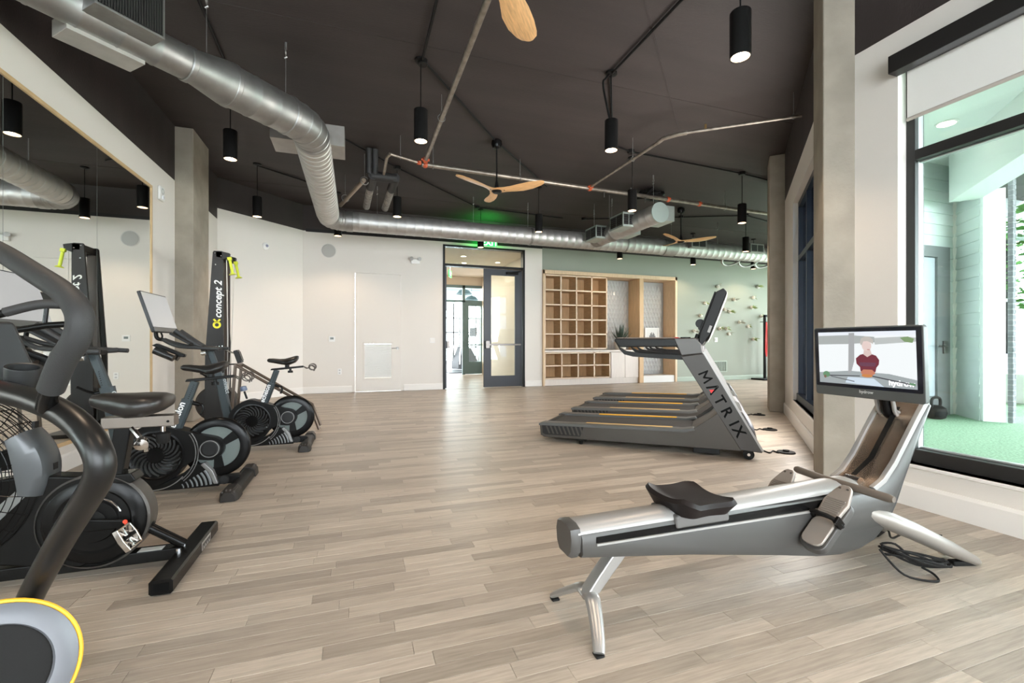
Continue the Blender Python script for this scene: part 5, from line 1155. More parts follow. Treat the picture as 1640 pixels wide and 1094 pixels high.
# ================================================================== INDOOR CYCLES WITH REAR FLYWHEEL
WHEELG = M('flywheel_grey', (.13, .155, .145), .5, .0)
def make_cycle(label, x, y):
    t = thing('exercise_bike', label, 'exercise bike', (x, y, 0), 0, 'indoor cycles facing the mirror')
    # floor beam and stabilisers
    MB().bb(-1.20, .0, -.035, .035, .035, .10).build('floor_beam', BLACK, t, bevel=.008)
    for bx, w in ((0, .70), (-1.18, .60)):
        mb = MB(); mb.loft([[(bx+a, yy, b) for a, b in ((-.055, .005), (-.045, .055), (-.02, .075), (.02, .075), (.045, .055), (.055, .005))] for yy in (-w/2, w/2)]); mb.build('stabiliser', BLACK, t, bevel=.01)
        for s in (-1, 1):
            mb = MB(); mb.loft([[(bx+a*f, s*yy, b*f2) for a, b in ((-.06, .004), (-.055, .055), (-.028, .085), (.028, .085), (.055, .055), (.06, .004))] for yy, f, f2 in ((w/2-.12, 1.0, 1.0), (w/2, 1.0, 1.0), (w/2+.035, .75, .75))]); mb.build('foot_cap', M('foot_cap_brown_black', (.024, .021, .019), .45, spec=.3), t)
            mb = MB()
            for k in range(4): mb.box((bx-.036+k*.024, s*(w/2-.03), .082-.010*abs(k-1.5)), (.009, .10, .012))
            mb.build('foot_rib', M('foot_rib_dark', (.07, .062, .056), .5), t)
    MB().tube([(-.10, -.05, .07), (-.10, .05, .07)], .032, 16).build('transport_roller', CHAR, t)
    # flywheel: black rim, grey web with spokes and cut-outs
    fc = Vector((-.155, 0, .315)); ax = (0, -1, 0)
    MB().lathe([(.155, -.022), (.205, -.022), (.222, -.012), (.226, 0), (.222, .012), (.205, .022), (.155, .022), (.155, -.022)], fc, ax, 56, cap=False).build('flywheel_rim', BLACKG, t, ang=50)
    MB().lathe([(.001, -.010), (.158, -.010), (.158, .010), (.001, .010)], fc, ax, 48).build('flywheel_web', WHEELG, t)
    for a in (35, 155, 275):
        a = radians(a); d = Vector((cos(a), 0, sin(a))); s = Vector((-sin(a), 0, cos(a))); mb = MB()
        mb.add([fc+d*r_+s*w+Vector((0, yy, 0)) for yy in (-.016, .016) for r_, w in ((.05, -.022), (.16, -.036), (.16, .036), (.05, .022))], [(0, 1, 2, 3), (7, 6, 5, 4), (0, 4, 5, 1), (1, 5, 6, 2), (2, 6, 7, 3), (3, 7, 4, 0)]); mb.build('flywheel_spoke', BLACK, t)
    # drive shroud: rear arm and crank disc, lower fairing
    cc = (-.52, .295)
    arm = [(-.52, .515), (-.40, .475), (-.25, .425), (-.17, .405)]+arc((-.185, .318), .088, 80, -100, 10)+[(-.28, .245), (-.36, .19), (-.40, .13), (-.50, .08)]+[(cc[0]+.222*cos(radians(a)), cc[1]+.222*sin(radians(a))) for a in range(265, 88, -15)]
    MB().prism(arm, XZ(0), -.072, .072).build('drive_shroud', BLACK, t, bevel=.012, seg=3)
    MB().prism([(-.78, .20), (-.79, .03), (-.13, .03), (-.16, .12), (-.22, .205), (-.30, .20), (-.38, .13), (-.50, .08), (-.62, .095), (-.70, .15)], XZ(0), -.060, .060).build('lower_fairing', BLACK, t, bevel=.008)
    MB().lathe([(.175, .0), (.178, .012), (.165, .014), (.155, .004), (.06, .002), (.05, .014), (.001, .016)], (cc[0], -.072, cc[1]), ax, 48).build('crank_cover', BLACKG, t, ang=45)
    for k in range(20):
        a0 = k*2*pi/20; mb = MB(); rg = []
        for i in range(6):
            r_ = .058+.094*i/5; a = a0+.75*(i/5)**1.3; p = Vector((cc[0]+r_*cos(a), -.074, cc[1]+r_*sin(a))); d = Vector((cos(a+.9), 0, sin(a+.9))); s = Vector((-sin(a+.9), 0, cos(a+.9)))*.0075
            rg.append([p-s, p+Vector((0, -.012, 0)), p+s])
        mb.loft(rg, True); mb.build('turbine_fin', M('turbine_fin_grey', (.045, .046, .047), .3), t)
    MB().lathe([(.066, 0), (.066, .014), (.05, .018), (.048, .012), (.001, .012)], (-.185, -.072, .318), ax, 36).build('hub_cap', CHAR, t, ang=40); MB().torus((-.185, -.084, .318), ax, .060, .005, 36, 6).build('hub_ring', GREYP, t)
    for k in range(2):
        pts = [(cc[0]+(.245+.016*k)*cos(radians(a)), -.073, cc[1]+(.245+.016*k)*sin(radians(a))) for a in range(-50, 36, 6)]
        MB().tube(pts, .0032, 6).build('accent_line', GREYP, t)
    MB().tube([(cc[0]+.235*cos(radians(a))-.02, -.062, cc[1]+.235*sin(radians(a))-.02) for a in range(-118, -38, 6)], .0035, 6).build('accent_line', SILVER, t)
    for k in range(7):
        rr_ = .06+k*.026; pts = [(-.42+rr_*1.1*cos(radians(a)), -.062, .035+rr_*sin(radians(a))) for a in range(4, 40, 6)]
        MB().tube(pts, .004+.0008*k, 6).build('fairing_rib', M('fairing_rib_grey', (.17, .18, .19), .35), t)
    MB().prism([(-.225, .215), (-.17, .15), (-.135, .05), (-.165, .05), (-.20, .14), (-.25, .20)], XZ(0), -.066, .066).build('fairing_fin', GREYP, t, bevel=.006)
    # seat post, sleeve, slider, saddle
    def post(p0, p1, w, d, mat, name):
        p0 = Vector((p0[0], 0, p0[1])); p1 = Vector((p1[0], 0, p1[1])); u = (p1-p0).normalized(); s = Vector((u.z, 0, -u.x))
        return MB().loft([[p+s*a*w/2+Vector((0, b*d/2, 0)) for a, b in ((-.7, -1), (.7, -1), (1, -.5), (1, .5), (.7, 1), (-.7, 1), (-1, .5), (-1, -.5))] for p in (p0, p1)]).build(name, mat, t, ang=25)
    post((-.445, .40), (-.345, .68), .075, .062, SLATE, 'seat_sleeve'); post((-.35, .665), (-.30, .815), .055, .046, SLATE, 'seat_post')
    u = Vector((.10, 0, .28)).normalized()
    for k in range(8): MB().cyl(Vector((-.337, -.0232, .69))+u*k*.015*1.0, Vector((-.337, -.0242, .69))+u*k*.015, .0036, n=8).build('adjust_hole', TXTB, t)
    text('lettering', 'echelon', .062, Vector((-.418, -.0325, .475)), u, Vector((-u.z, 0, u.x)), TXTW, t, .0005, bold=.0012)
    MB().torus((-.433, -.0325, .452), ax, .014, .004, 18, 6).build('logo_ring', TXTW, t)
    mb = MB(); mb.cyl((-.315, 0, .655), (-.275, 0, .64), .016, n=12); mb.tube(smooth_path([(-.275, 0, .64), (-.255, 0, .635), (-.25, 0, .60), (-.265, 0, .565)], 4), .010, 8); mb.build('adjust_lever', BLACKG, t)
    mb = MB(); mb.prism([(-.36, .815), (-.35, .832), (-.04, .860), (-.035, .84), (-.30, .815)], XZ(0), -.024, .024); mb.build('seat_slider', BLACK, t, bevel=.005)
    mb = MB(); mb.cyl((-.17, 0, .80), (-.17, 0, .835), .012, n=10); mb.cyl((-.17, 0, .785), (-.17, 0, .808), .026, n=14); mb.build('slider_knob', BLACKG, t)
    mb = MB()
    for s in (-1, 1):
        mb.tube(smooth_path([(-.04, s*.02, .85), (.0, s*.05, .83), (.035, s*.06, .86), (.07, s*.04, .84), (.065, s*.035, .80)], 5), .005, 6)
        mb.torus((.05, s*.045, .845), (0, 1, .3), .035, .0045, 20, 6)
    mb.build('bottle_cage', M('cage_wire', (.10, .085, .075), .4, .5), t)
    rings = []
    for xx, w, zt, zb_ in ((-.39, .012, .930, .908), (-.375, .022, .940, .898), (-.33, .027, .940, .890), (-.27, .042, .934, .876), (-.22, .070, .936, .868), (-.17, .094, .950, .870), (-.12, .100, .966, .892), (-.10, .085, .968, .915), (-.09, .05, .964, .932)):
        rings.append([(xx, w*cos(a)*(1.0), ((zt+zb_)/2+(zt-zb_)/2*sin(a)) - (.012*(abs(cos(a))**3) if w > .05 else 0)) for a in [2*pi*i/16 for i in range(16)]])
    MB().loft(rings).build('saddle', M('saddle_black_vinyl', (.015, .0135, .013), .34, spec=.35), t, ang=60)
    mb = MB(); mb.cyl((-.20, 0, .84), (-.20, 0, .90), .022, n=14)
    for s in (-1, 1): mb.tube([(-.30, s*.018, .893), (-.24, s*.02, .878), (-.16, s*.026, .882)], .0045, 6)
    mb.build('saddle_clamp', BLACK, t)
    # front post, handlebar, aero rests, screen
    post((-.745, .30), (-.835, .79), .085, .062, SLATE, 'handlebar_sleeve'); post((-.83, .77), (-.915, 1.03), .058, .046, SLATE, 'handlebar_post')
    v = Vector((-.09, 0, .49)).normalized()
    text('lettering', 'connect', .055, Vector((-.795, -.0325, .76)), -v, Vector((v.z, 0, -v.x)), M('pale_print', (.42, .45, .46), .5), t, .0005, bold=.001)
    for k in range(7): MB().cyl(Vector((-.872, -.0232, .90))-v*k*.016, Vector((-.872, -.0242, .90))-v*k*.016, .0034, n=8).build('adjust_hole', TXTB, t)
    mb = MB(); mb.cyl((-.86, 0, .755), (-.90, 0, .745), .016, n=12); mb.tube([(-.90, 0, .745), (-.935, -.03, .765), (-.98, -.06, .80)], .009, 8); mb.build('adjust_lever', BLACKG, t)
    mb = MB(); mb.cyl((-.58, 0, .52), (-.605, 0, .60), .010, n=10); mb.build('resistance_stem', BLACK, t)
    MB().lathe([(.001, 0), (.03, 0), (.034, .012), (.030, .045), (.02, .05), (.001, .05)], (-.607, 0, .605), (-.2, 0, 1), 20).build('resistance_knob', M('knob_blue_grey', (.10, .13, .20), .35), t)
    mb = MB(); mb.prism([(-.98, 1.02), (-.86, 1.02), (-.84, 1.05), (-.88, 1.068), (-1.0, 1.075)], XZ(0), -.05, .05); mb.build('stem_block', CHAR, t, bevel=.01)
    BAR = M('handlebar_foam', (.032, .033, .034), .55)
    for s in (-1, 1):
        MB().tube(smooth_path([(-.79, s*.20, 1.045), (-.86, s*.205, 1.05), (-.98, s*.20, 1.058), (-1.12, s*.16, 1.068), (-1.22, s*.09, 1.095), (-1.31, s*.03, 1.14)], 5), .0165, 12).build('handlebar', BAR, t)
        MB().tube([(-.93, 0, 1.045), (-.90, s*.10, 1.045), (-.86, s*.205, 1.05)], .019, 12).build('cross_bar', BAR, t)
        MB().tube(smooth_path([(-.97, s*.06, 1.06), (-1.05, s*.068, 1.115), (-1.14, s*.075, 1.185), (-1.19, s*.078, 1.225)], 4), .023, 12).build('aero_bar', BAR, t)
        mb = MB(); mb.box((-1.12, s*.135, 1.145), (.20, .085, .020), rot=Matrix.Rotation(radians(32), 3, 'Y')); mb.build('elbow_rest', CHAR, t, bevel=.006)
        MB().cyl((-.92, s*.10, 1.005), (-.96, s*.10, 1.0), .022, n=14).build('bar_clamp', CHROME, t)
        mb = MB(); mb.tube([(-1.36, s*.07, 1.035), (-1.20, s*.07, .955)], .038, 16); mb.build('dumbbell_holder', M('holder_black', (.02, .019, .018), .3), t)
    MB().prism([(-1.40, 1.08), (-1.36, 1.10), (-1.12, .985), (-1.13, .96), (-1.17, .965)], XZ(0), -.03, .03).build('holder_arm', BLACK, t, bevel=.006)
    mb = MB(); mb.tube(smooth_path([(-1.30, 0, 1.135), (-1.36, 0, 1.15), (-1.375, 0, 1.22), (-1.37, 0, 1.32)], 5), .018, 12); mb.build('screen_arm', BLACK, t)
    mb = MB(); mb.tube(smooth_path([(-1.33, -.05, 1.24), (-1.30, -.06, 1.17), (-1.33, -.03, 1.13)], 5), .008, 8); mb.build('cable', BLACKM, t)
    s_ = bpy.data.objects.new('screen', None); COL.objects.link(s_); s_.parent = t; s_.location = (-1.335, 0, 1.40); s_.rotation_euler = (0, radians(-17), 0)
    YZr = lambda a, b, d: (d, a, b)
    MB().prism(rrect(-.305, .305, -.20, .20, .012), YZr, -.028, 0).build('casing', M('screen_casing_black', (.02, .02, .021), .4), s_, bevel=.004)
    MB().prism(rrect(-.296, .296, -.150, .190, .006), YZr, 0, .002).build('display', M('glow_display', (.12, .12, .12), .12, emit=((.60, .60, .59), .78)), s_)  # even glow; on the copied cycle it stands in for a wall reflection
    MB().prism(rrect(-.296, .296, -.194, -.155, .006), YZr, 0, .004).build('lower_bezel', M('screen_bezel_grey', (.15, .15, .145), .35, .3), s_)
    return t
c1 = make_cycle('indoor cycle standing between the air bike and the other indoor cycle', -.835, 4.0)
c2 = dup(c1, Vector((-.49, 5.40, 0)), 'indoor cycle in front of the black ski trainer')

# ================================================================== AIR BIKE
ab = thing('air_bike', 'black air bike with a caged fan and silver pedals, next to the tubular handrail', 'air bike', (-.80, 2.715, 0))
STB = M('black_steel', (.007, .0068, .0065), .24, spec=.14)
mb = MB(); mb.loft([[(a, yy, b) for a, b in ((-.045, .014), (-.045, .062), (-.036, .07), (.036, .07), (.045, .062), (.045, .014), (.036, .006), (-.036, .006))] for yy in (-.345, .345)]); mb.build('rear_stabiliser', STB, ab)
for s in (-1, 1):
    MB().bb(-.030, .030, s*.3452-.001, s*.3452+.001, .020, .055).build('tube_opening', TXTB, ab, smooth=False)
    for k in (-.02, .02): MB().cyl((k, s*.30, 0), (k, s*.30, .014), .012, n=10).build('rubber_foot', BLACKM, ab)
MB().bb(.0452, .0462, .05, .20, .018, .060).build('maker_plate', M('plate_silver', (.50, .48, .46), .35, .6), ab, smooth=False)
mb = MB()
for k in range(9): mb.bb(.0462, .0468, .06+k*.015, .068+k*.015, .024+.012*(k % 2), .050)
mb.build('plate_marks', TXTB, ab, smooth=False)
MB().bb(-1.55, -.03, -.038, .038, .028, .085).build('floor_beam', STB, ab, bevel=.006)
MB().bb(-.20, -.10, -.0385, .012, .0855, .0865).build('warning_label', M('label_white', (.55, .55, .53), .5), ab, smooth=False); MB().bb(-1.60, -1.51, -.30, .30, .01, .075).build('front_stabiliser', STB, ab, bevel=.008)
MB().tube([(-.185, 0, .205), (-.015, 0, .085)], .023, 14).build('brace', STB, ab)
MB().tube([(-.21, 0, .235), (-.165, 0, .185)], .036, 14).build('brace_socket', STB, ab)
for s in (-1, 1): MB().cyl((-.03, s*.035, .07), (-.03, s*.035, .082), .012, n=8).build('bolt', CHROME, ab)
# pulley housing and front body
ax = (0, -1, 0); pc = (-.365, -.0, .262)
MB().lathe([(.001, -.05), (.19, -.05), (.212, -.035), (.216, 0), (.212, .035), (.19, .05), (.15, .054), (.14, .046), (.10, .048), (.095, .058), (.001, .058)], pc, ax, 56).build('pulley_housing', STB, ab, ang=35)
MB().lathe([(.212, -.052), (.222, -.045), (.222, .045), (.212, .052)], pc, ax, 56, cap=False).build('housing_band', M('housing_bronze_black', (.075, .068, .062), .35, .4), ab)
MB().tube([(pc[0]+.112*cos(radians(a)), -.054, pc[2]+.112*sin(radians(a))) for a in range(20, 110, 8)], .004, 6).build('accent_line', CHROME, ab)
MB().prism([(-.40, .475), (-.62, .50), (-.80, .475), (-1.05, .36), (-1.10, .30), (-.98, .16), (-.62, .085), (-.42, .05), (-.30, .10)], XZ(0), -.046, .046).build('chain_guard', STB, ab, bevel=.010)
MB().prism([(-.64, .44), (-.86, .22), (-.80, .20), (-.60, .42)], XZ(0), -.049, -.046).build('guard_strip', GREYP, ab); MB().cyl((-.62, -.046, .43), (-.62, -.054, .43), .012, n=12).build('bolt', CHROME, ab)
# crank, near pedal, far pedal
MB().prism([(-.385, .285), (-.23, .265), (-.215, .25), (-.225, .228), (-.38, .225), (-.40, .245)], XZ(0), -.085, -.066).build('crank_arm', STB, ab, bevel=.006)
MB().lathe([(.001, 0), (.05, 0), (.055, .02), (.001, .024)], (-.365, -.046, .262), ax, 24).build('crank_boss', STB, ab)
MB().cyl((-.228, -.085, .258), (-.228, -.089, .258), .009, n=14).build('red_dot', M('red_plastic', (.7, .05, .02), .4, emit=((.8, .06, .02), .4)), ab)
def pedal(y, z, x):
    p = bpy.data.objects.new('pedal', None); COL.objects.link(p); p.parent = ab; p.location = (x, y, z); p.rotation_euler = (radians(8), radians(62), 0)
    mb = MB(); o = [(-.055, -.048), (0, -.055), (.055, -.048), (.055, .048), (0, .055), (-.055, .048)]; i_ = [(a*.84, b*.84) for a, b in o]
    mb.ringplate(o, i_, lambda a, b, d: (a, b, d), -.012, .012); mb.build('cage', CHROME, p, bevel=.002)
    mb = MB()
    for a, b, c, d in ((-.05, -.04, .05, .04), (-.05, .04, .05, -.04), (-.05, 0, .05, 0), (0, -.05, 0, .05), (-.05, -.02, 0, .05), (0, -.05, .05, .02)): mb.tube([(a, b, 0), (c, d, 0)], .006, 6)
    mb.build('web', CHROME, p); MB().cyl((0, -.03, 0), (0, .07, 0), .010, n=10).build('spindle', STB, p); return p
pedal(-.145, .205, -.195); pedal(.145, .36, -.53)
# seat tube, sliding rail, seat
MB().prism([(-.335, .44), (-.265, .44), (-.225, .70), (-.295, .70)], XZ(0), -.032, .032).build('seat_tube', STB, ab, bevel=.008)
MB().prism([(-.36, .475), (-.22, .475), (-.20, .44), (-.225, .425), (-.37, .44)], XZ(0), -.05, .05).build('seat_socket', STB, ab, bevel=.006)
MB().bb(-.345, -.05, -.036, .036, .690, .745).build('seat_rail', M('rail_bronze_steel', (.16, .135, .115), .28, .7), ab, bevel=.005)
MB().cyl((-.075, -.0365, .715), (-.075, -.038, .715), .006, n=10).build('rail_bolt', TXTB, ab)
mb = MB(); mb.cyl((-.10, -.02, .66), (-.10, -.02, .69), .010, n=10); mb.build('lock_pin', CHROME, ab); MB().lathe([(.02, 0), (.028, .01), (.030, .05), (.018, .058), (.001, .058)], (-.10, -.02, .605), (0, 0, 1), 12).build('lock_knob', BLACKM, ab)
MB().lathe([(.012, 0), (.03, .01), (.028, .04), (.001, .045)], (-.17, -.07, .63), (.3, -1, -.3), 14).build('adjust_knob', CHROME, ab); mb = MB(); mb.tube(smooth_path([(-.22, -.04, .69), (-.19, -.06, .66), (-.16, -.07, .62), (-.16, -.05, .58)], 4), .012, 8); mb.build('adjust_lever', CHROME, ab)
rings = []
for xx, w, zt, zb_ in ((-.395, .02, .840, .812), (-.383, .042, .854, .796), (-.34, .054, .860, .776), (-.29, .075, .858, .752), (-.235, .12, .856, .738), (-.17, .150, .856, .742), (-.12, .145, .852, .760), (-.09, .115, .844, .780), (-.08, .08, .836, .795)):
    h = zt-zb_
    rings.append([(xx, w*(abs(cos(a))**.7)*(1 if cos(a) >= 0 else -1), zb_+h*.5+h*.5*(abs(sin(a))**.7)*(1 if sin(a) >= 0 else -1)) for a in [2*pi*i/24 for i in range(24)]])
MB().loft(rings).build('saddle', M('saddle_brown_black', (.022, .0185, .0165), .34, spec=.4), ab, ang=60)
# fan cage: rings, radial wires, blades, hub and fender
fc = Vector((-.95, 0, .49)); FR = .385
mb = MB()
for s in (-1, 1):
    for k in range(1, 17):
        r_ = FR*k/16.5; yy = s*(.055+.05*(1-(k/16.5)**2)**.5); mb.tube([fc+Vector((r_*cos(2*pi*i/56), yy, r_*sin(2*pi*i/56))) for i in range(56)], .0021, 5, loop=True)
for k in range(5): mb.tube([fc+Vector((FR*1.005*cos(2*pi*i/64), -.055+.0275*k, FR*1.005*sin(2*pi*i/64))) for i in range(64)], .0024, 5, loop=True)
for k in range(28):
    a = 2*pi*k/28
    for s in (-1, 1): mb.tube([fc+Vector((r_*cos(a), s*(.057+.05*(1-(r_/FR)**2)**.5), r_*sin(a))) for r_ in (.03, .12, .22, .31, FR)], .0021, 5)
    mb.tube([fc+Vector((FR*1.008*cos(a), y_, FR*1.008*sin(a))) for y_ in (-.057, .057)], .0024, 5)
mb.build('fan_cage', STB, ab, kind='stuff')
for k in range(6):
    a = 2*pi*k/6+.3; d = Vector((cos(a), 0, sin(a))); s = Vector((-sin(a), 0, cos(a))); mb = MB()
    mb.add([fc+d*.05-s*.02+Vector((0, -.03, 0)), fc+d*.05+s*.02+Vector((0, .03, 0)), fc+d*.34+s*.05+Vector((0, .035, 0)), fc+d*.34-s*.05+Vector((0, -.035, 0)), fc+d*.05-s*.016+Vector((0, -.03, 0)), fc+d*.05+s*.024+Vector((0, .03, 0)), fc+d*.34+s*.054+Vector((0, .035, 0)), fc+d*.34-s*.046+Vector((0, -.035, 0))],
           [(0, 1, 2, 3), (7, 6, 5, 4), (0, 4, 5, 1), (1, 5, 6, 2), (2, 6, 7, 3), (3, 7, 4, 0)]); mb.build('fan_blade', BLACK, ab)
MB().cyl(fc+Vector((0, -.12, 0)), fc+Vector((0, .12, 0)), .05, n=24).build('fan_hub', STB, ab)
rg = []
for i in range(13):
    a = radians(-12+44*i/12); ro = FR+.022+.016*sin(pi*i/12); ri = FR-.05-.02*sin(pi*i/12); c_, s_ = cos(a), sin(a); rg.append([fc+Vector((r_*c_, y_, r_*s_)) for r_, y_ in ((ri, -.085), (FR-.02, -.084), (ro-.012, -.072), (ro, -.05), (ro, .05), (ro-.012, .072), (FR-.02, .084), (FR-.03, .06), (FR+.004, 0), (FR-.03, -.06))])
MB().loft(rg).build('fan_fender', M('fender_grey', (.062, .065, .068), .3, .2), ab, ang=45)
for a in (5, 34): MB().box(fc+Vector(((FR+.034)*cos(radians(a)), 0, (FR+.034)*sin(radians(a)))), (.012, .03, .03)).build('fender_clip', BLACK, ab)
MB().prism([(-1.0, .10), (-.90, .10), (-.90, .52), (-1.0, .52)], XZ(0), .125, .165).build('fan_fork', STB, ab, bevel=.008); MB().prism([(-1.0, .08), (-.90, .08), (-.90, .52), (-1.0, .52)], XZ(0), -.165, -.125).build('fan_fork', STB, ab, bevel=.008)
GRIP = M('grip_foam', (.032, .031, .031), .6)
for s, x0 in ((-1, -.34), (1, .0)):
    MB().tube(smooth_path([(-.95, s*.19, .48), (-1.02+x0*.45, s*.20, .80), (-1.0+x0*.8, s*.20, 1.08), (-.93+x0, s*.20, 1.20), (-.82+x0, s*.20, 1.25), (-.72+x0, s*.20, 1.288)], 6), .019, 12).build('handle_arm', STB, ab)
    MB().tube(smooth_path([(-.82+x0, s*.20, 1.252), (-.70+x0, s*.20, 1.292), (-.60+x0, s*.20, 1.297), (-.50+x0, s*.20, 1.285)], 5), .0235, 14).build('grip', GRIP, ab)
    MB().tube([(-.99+x0, s*.20, 1.12), (-.66+x0, s*.20, 1.19), (-.55+x0, s*.20, 1.20)], .016, 12).build('handle_bar', STB, ab)
    MB().tube([(-.67+x0, s*.20, 1.188), (-.66+x0, s*.20, 1.295)], .010, 8).build('handle_link', STB, ab)

# ================================================================== SKI TRAINER
sk = thing('ski_trainer', 'tall black ski trainer column with lime handles standing by the angled wall', 'ski trainer', (-1.625, 6.70, 0))
# two tapered side plates joined by a head bar; the handles hang on its open side (+x)
SKB = M('ski_black', (.013, .0105, .009), .45, spec=.3); SKI_LIT = M('ski_lit_brown', (.060, .043, .033), .5)
plate = [(-.175, .03), (.04, .03), (.045, 1.02), (.035, 1.25), (.035, 2.255), (.02, 2.275), (-.07, 2.275), (-.082, 2.255), (-.155, 1.10), (-.165, 1.0)]
for y in (-.02, .30):
    MB().prism(plate, XZ(y), 0, .03).build('side_plate', SKB, sk, bevel=.004)
MB().prism([(-.13, .4), (.03, .4), (.03, 2.18), (-.06, 2.18)], XZ(.292), 0, .007).build('lit_inner_face', SKI_LIT, sk)  # added liner: warm light on the black plate put into brown
MB().bb(-.05, .03, -.02, .33, 2.19, 2.27).build('head_bar', SKB, sk, bevel=.006)
MB().bb(-.22, .30, -.06, .37, .0, .045).build('foot_base', SKB, sk, bevel=.01)
MB().lathe([(.001, 0), (.20, 0), (.225, .03), (.225, .22), (.20, .25), (.001, .25)], (-.07, .28, .33), (0, -1, 0), 40).build('flywheel_housing', SKB, sk)
for a_, b_ in ((-.055, 2.245), (.01, 2.215), (-.05, 2.10)): MB().cyl((a_, -.02, b_), (a_, -.024, b_), .008, n=10).build('bolt', CHROME, sk)
for y, x in ((-.005, .055), (.315, .055)):
    MB().prism([(.02, 2.16), (.10, 2.19), (.11, 2.25), (.02, 2.27)], XZ(y), -.03, .03).build('pulley_guard', CHAR, sk, bevel=.008)
    h = bpy.data.objects.new('handle', None); COL.objects.link(h); h.parent = sk; h.location = (x+.05, y-.02, 2.19); h.rotation_euler = (0, radians(-10), 0)
    MB().cyl((0, 0, -.20), (0, 0, 0), .017, n=14).build('grip', LIME, h); MB().cyl((0, 0, -.215), (0, 0, -.20), .045, .03, n=18).build('flange', LIME, h); MB().box((0, 0, -.01), (.05, .04, .04)).build('head', LIME, h, bevel=.006)
CORD = M('white_rope', (.60, .57, .52), .8)
MB().tube([(.07, -.01, 2.17), (.075, .02, 1.2), (.065, .05, .40)], .006, 8).build('rope', CORD, sk); MB().tube([(.09, .31, 2.17), (.085, .18, 1.2), (.065, .08, .4)], .006, 8).build('rope', CORD, sk)
zd = Vector((.012, 0, 1)).normalized()
text('lettering', 'concept 2', .118, Vector((.012, -.0215, 1.42)), zd, Vector((-1, 0, .012)), TXTW, sk, .0006, shear=.25, bold=.002)
text('lettering', 'concept 2', .118, Vector((-.085, .3315, 1.42)), zd, Vector((1, 0, -.012)), TXTW, sk, .0006, shear=.25, bold=.002)
mb = MB(); mb.ringplate(arc((-.035, 1.335), .046, 0, 360, 24)[:-1], arc((-.035, 1.335), .022, 0, 360, 24)[:-1], XZ(0), -.0225, -.0215)
for s in (-1, 1): mb.prism([(-.035+s*.012, 1.362), (-.035+s*.045, 1.402), (-.035+s*.025, 1.412), (-.035-s*.002, 1.377)], XZ(0), -.0225, -.0215)
mb.build('emblem', TXTY, sk)
mb = MB(); mb.tube(smooth_path([(.03, .02, 1.02), (.11, .0, .99), (.19, -.02, .96)], 4), .009, 8); mb.build('monitor_arm', CHROME, sk)
mb = MB(); mb.box((.20, .0, .93), (.05, .14, .17), rot=Matrix.Rotation(radians(-18), 3, 'Y')); mb.build('monitor', CHAR, sk, bevel=.01); MB().box((.228, .0, .938), (.01, .10, .12), rot=Matrix.Rotation(radians(-18), 3, 'Y')).build('monitor_face', BLACKG, sk); MB().bb(.11, .24, -.07, .07, .825, .84).build('monitor_tray', BLACK, sk, bevel=.004)
for i in range(6): MB().cyl((-.145+i*.034, -.02, 1.055+.002*i), (-.145+i*.034, -.0235, 1.055+.002*i), .005, n=8).build('rivet', CHROME, sk)
rr_ = thing('parallel_bars', 'pair of bronze sloped bars behind the indoor cycles', 'bars', (-.95, 6.2, 0))
for y in (0, .30): MB().tube([(-.40, y, .84), (.42, y, .30), (.52, y, .02)], .018, 10).build('sloped_bar', M('bronze_tube', (.10, .075, .058), .3, .6), rr_)
MB().tube([(-.40, 0, .84), (-.40, .30, .84)], .018, 10).build('cross_bar', M('bronze_tube', (.1, .08, .06), .3), rr_); 
for y in (0, .30): MB().tube([(-.40, y, .84), (-.46, y, .02)], .018, 10).build('upright', M('bronze_tube', (.1, .08, .06), .3), rr_)

# ================================================================== TUBULAR MACHINE NEAREST THE CAMERA
fm_ = thing('tubular_trainer', 'black tubular trainer with padded handle and yellow rimmed wheel, closest to the camera', 'exercise machine', (-.90, 1.65, 0))
def rel(p): return [(a+.90, b-1.65, c) for a, b, c in p]
MB().tube(smooth_path(rel([(-1.50, 2.16, 1.005), (-1.296, 1.98, 1.001), (-1.109, 1.82, .984), (-.945, 1.679, .965), (-.807, 1.557, .949), (-.692, 1.455, .920), (-.612, 1.379, .876), (-.577, 1.351, .819), (-.591, 1.367, .765), (-.645, 1.422, .692), (-.718, 1.495, .595), (-.822, 1.605, .448), (-.88, 1.667, .36)]), 4), .0305, 24).build('frame_tube', M('satin_black_tube', (.008, .0076, .0072), .36, spec=.4), fm_)
MB().tube(rel([(-.872, 1.658, .372), (-.885, 1.670, .352), (-.947, 1.733, .270), (-1.103, 1.882, .048), (-1.12, 1.90, .02)]), [.0305, .027, .027, .027, .027], 22).build('lower_tube', M('satin_black_tube', (.02, .02, .02), .3), fm_)
MB().tube(smooth_path(rel([(-1.30, 2.02, 1.47), (-1.126, 1.847, 1.431), (-.945, 1.679, 1.358), (-.801, 1.534, 1.289), (-.678, 1.407, 1.229), (-.623, 1.346, 1.191), (-.602, 1.322, 1.155), (-.613, 1.330, 1.110), (-.657, 1.368, 1.056), (-.701, 1.415, .990)]), 5), .0265, 22).build('padded_handle', M('grey_black_foam', (.030, .0297, .0295), .62, spec=.3, bump=.1, bscale=300), fm_)
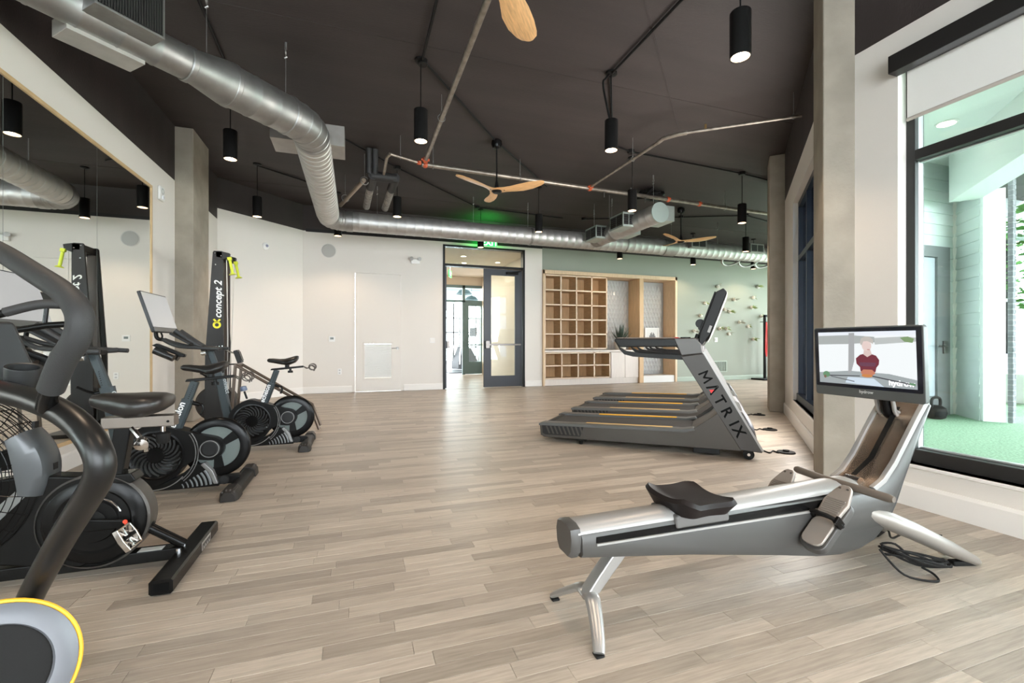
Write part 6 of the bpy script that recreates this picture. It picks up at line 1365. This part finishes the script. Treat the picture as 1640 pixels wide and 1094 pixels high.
MB().tube(rel([(-.701, 1.415, .990), (-.715, 1.43, .968), (-.735, 1.468, .94)]), [.020, .019, .022], 16).build('handle_stub', BLACKG, fm_)
# console with cup holder
cs = MB(); cs.prism([(-.12, -.10), (.14, -.10), (.07, .10), (-.10, .10)], lambda a, b, d: (a*.7-.23+d*.55, .28+a*.6-d*.75, b-.53+1.62-.02), -.03, .05); cs.build('console', CHAR, fm_, bevel=.01)
MB().lathe([(.036, 0), (.041, .075), (.040, .08), (.034, .078), (.030, .02), (.001, .018)], Vector((-.03, .09, .955)), (.18, -.22, 1), 28, cap=False).build('cup_holder', CHAR, fm_)
MB().box((-.175, .20, 1.075), (.035, .02, .012), rot=Matrix.Rotation(radians(40), 3, 'Z')).build('red_button', M('red_lamp', (.8, .05, .03), .4, emit=((.9, .05, .03), .8)), fm_)
wc = Vector((.033, -.167, .267)); wa = Vector((.50, -.84, .22)).normalized()
MB().lathe([(.001, -.03), (.165, -.03), (.178, -.02), (.178, .0), (.125, .010), (.120, .002), (.001, -.002)], wc, wa, 56).build('wheel_disc', BLACKM, fm_, ang=40)
MB().lathe([(.122, .006), (.126, .015), (.150, .016), (.172, .006), (.174, -.001)], wc, wa, 56, cap=False).build('grey_ring', M('wheel_ring_grey', (.15, .155, .17), .4, .2), fm_)
MB().torus(wc+wa*.0, wa, .177, .0055, 64, 8).build('yellow_rim', ORANGE, fm_)
MB().cyl(wc-wa*.10, wc, .022, n=16).build('axle', BLACK, fm_)
MB().tube([tuple(wc-wa*.09), (.0, -.04, .10), (-.05, .05, .04)], .03, 12).build('wheel_arm', BLACK, fm_); MB().bb(-.62, -.06, .20, .27, .012, .06).build('base_rail', BLACK, fm_, bevel=.008); MB().bb(-.13, -.06, -.15, .36, .012, .06).build('base_rail', BLACK, fm_, bevel=.008)
MB().tube([(-.60, .51, 1.005), (-.60, .30, .5), (-.58, .235, .05)], .03, 14).build('rear_tube', BLACK, fm_)
for p in ((-.60, .235), (-.10, .235), (-.095, -.12), (-.095, .33)): MB().cyl((p[0], p[1], 0), (p[0], p[1], .014), .022, n=12).build('rubber_foot', BLACKM, fm_)
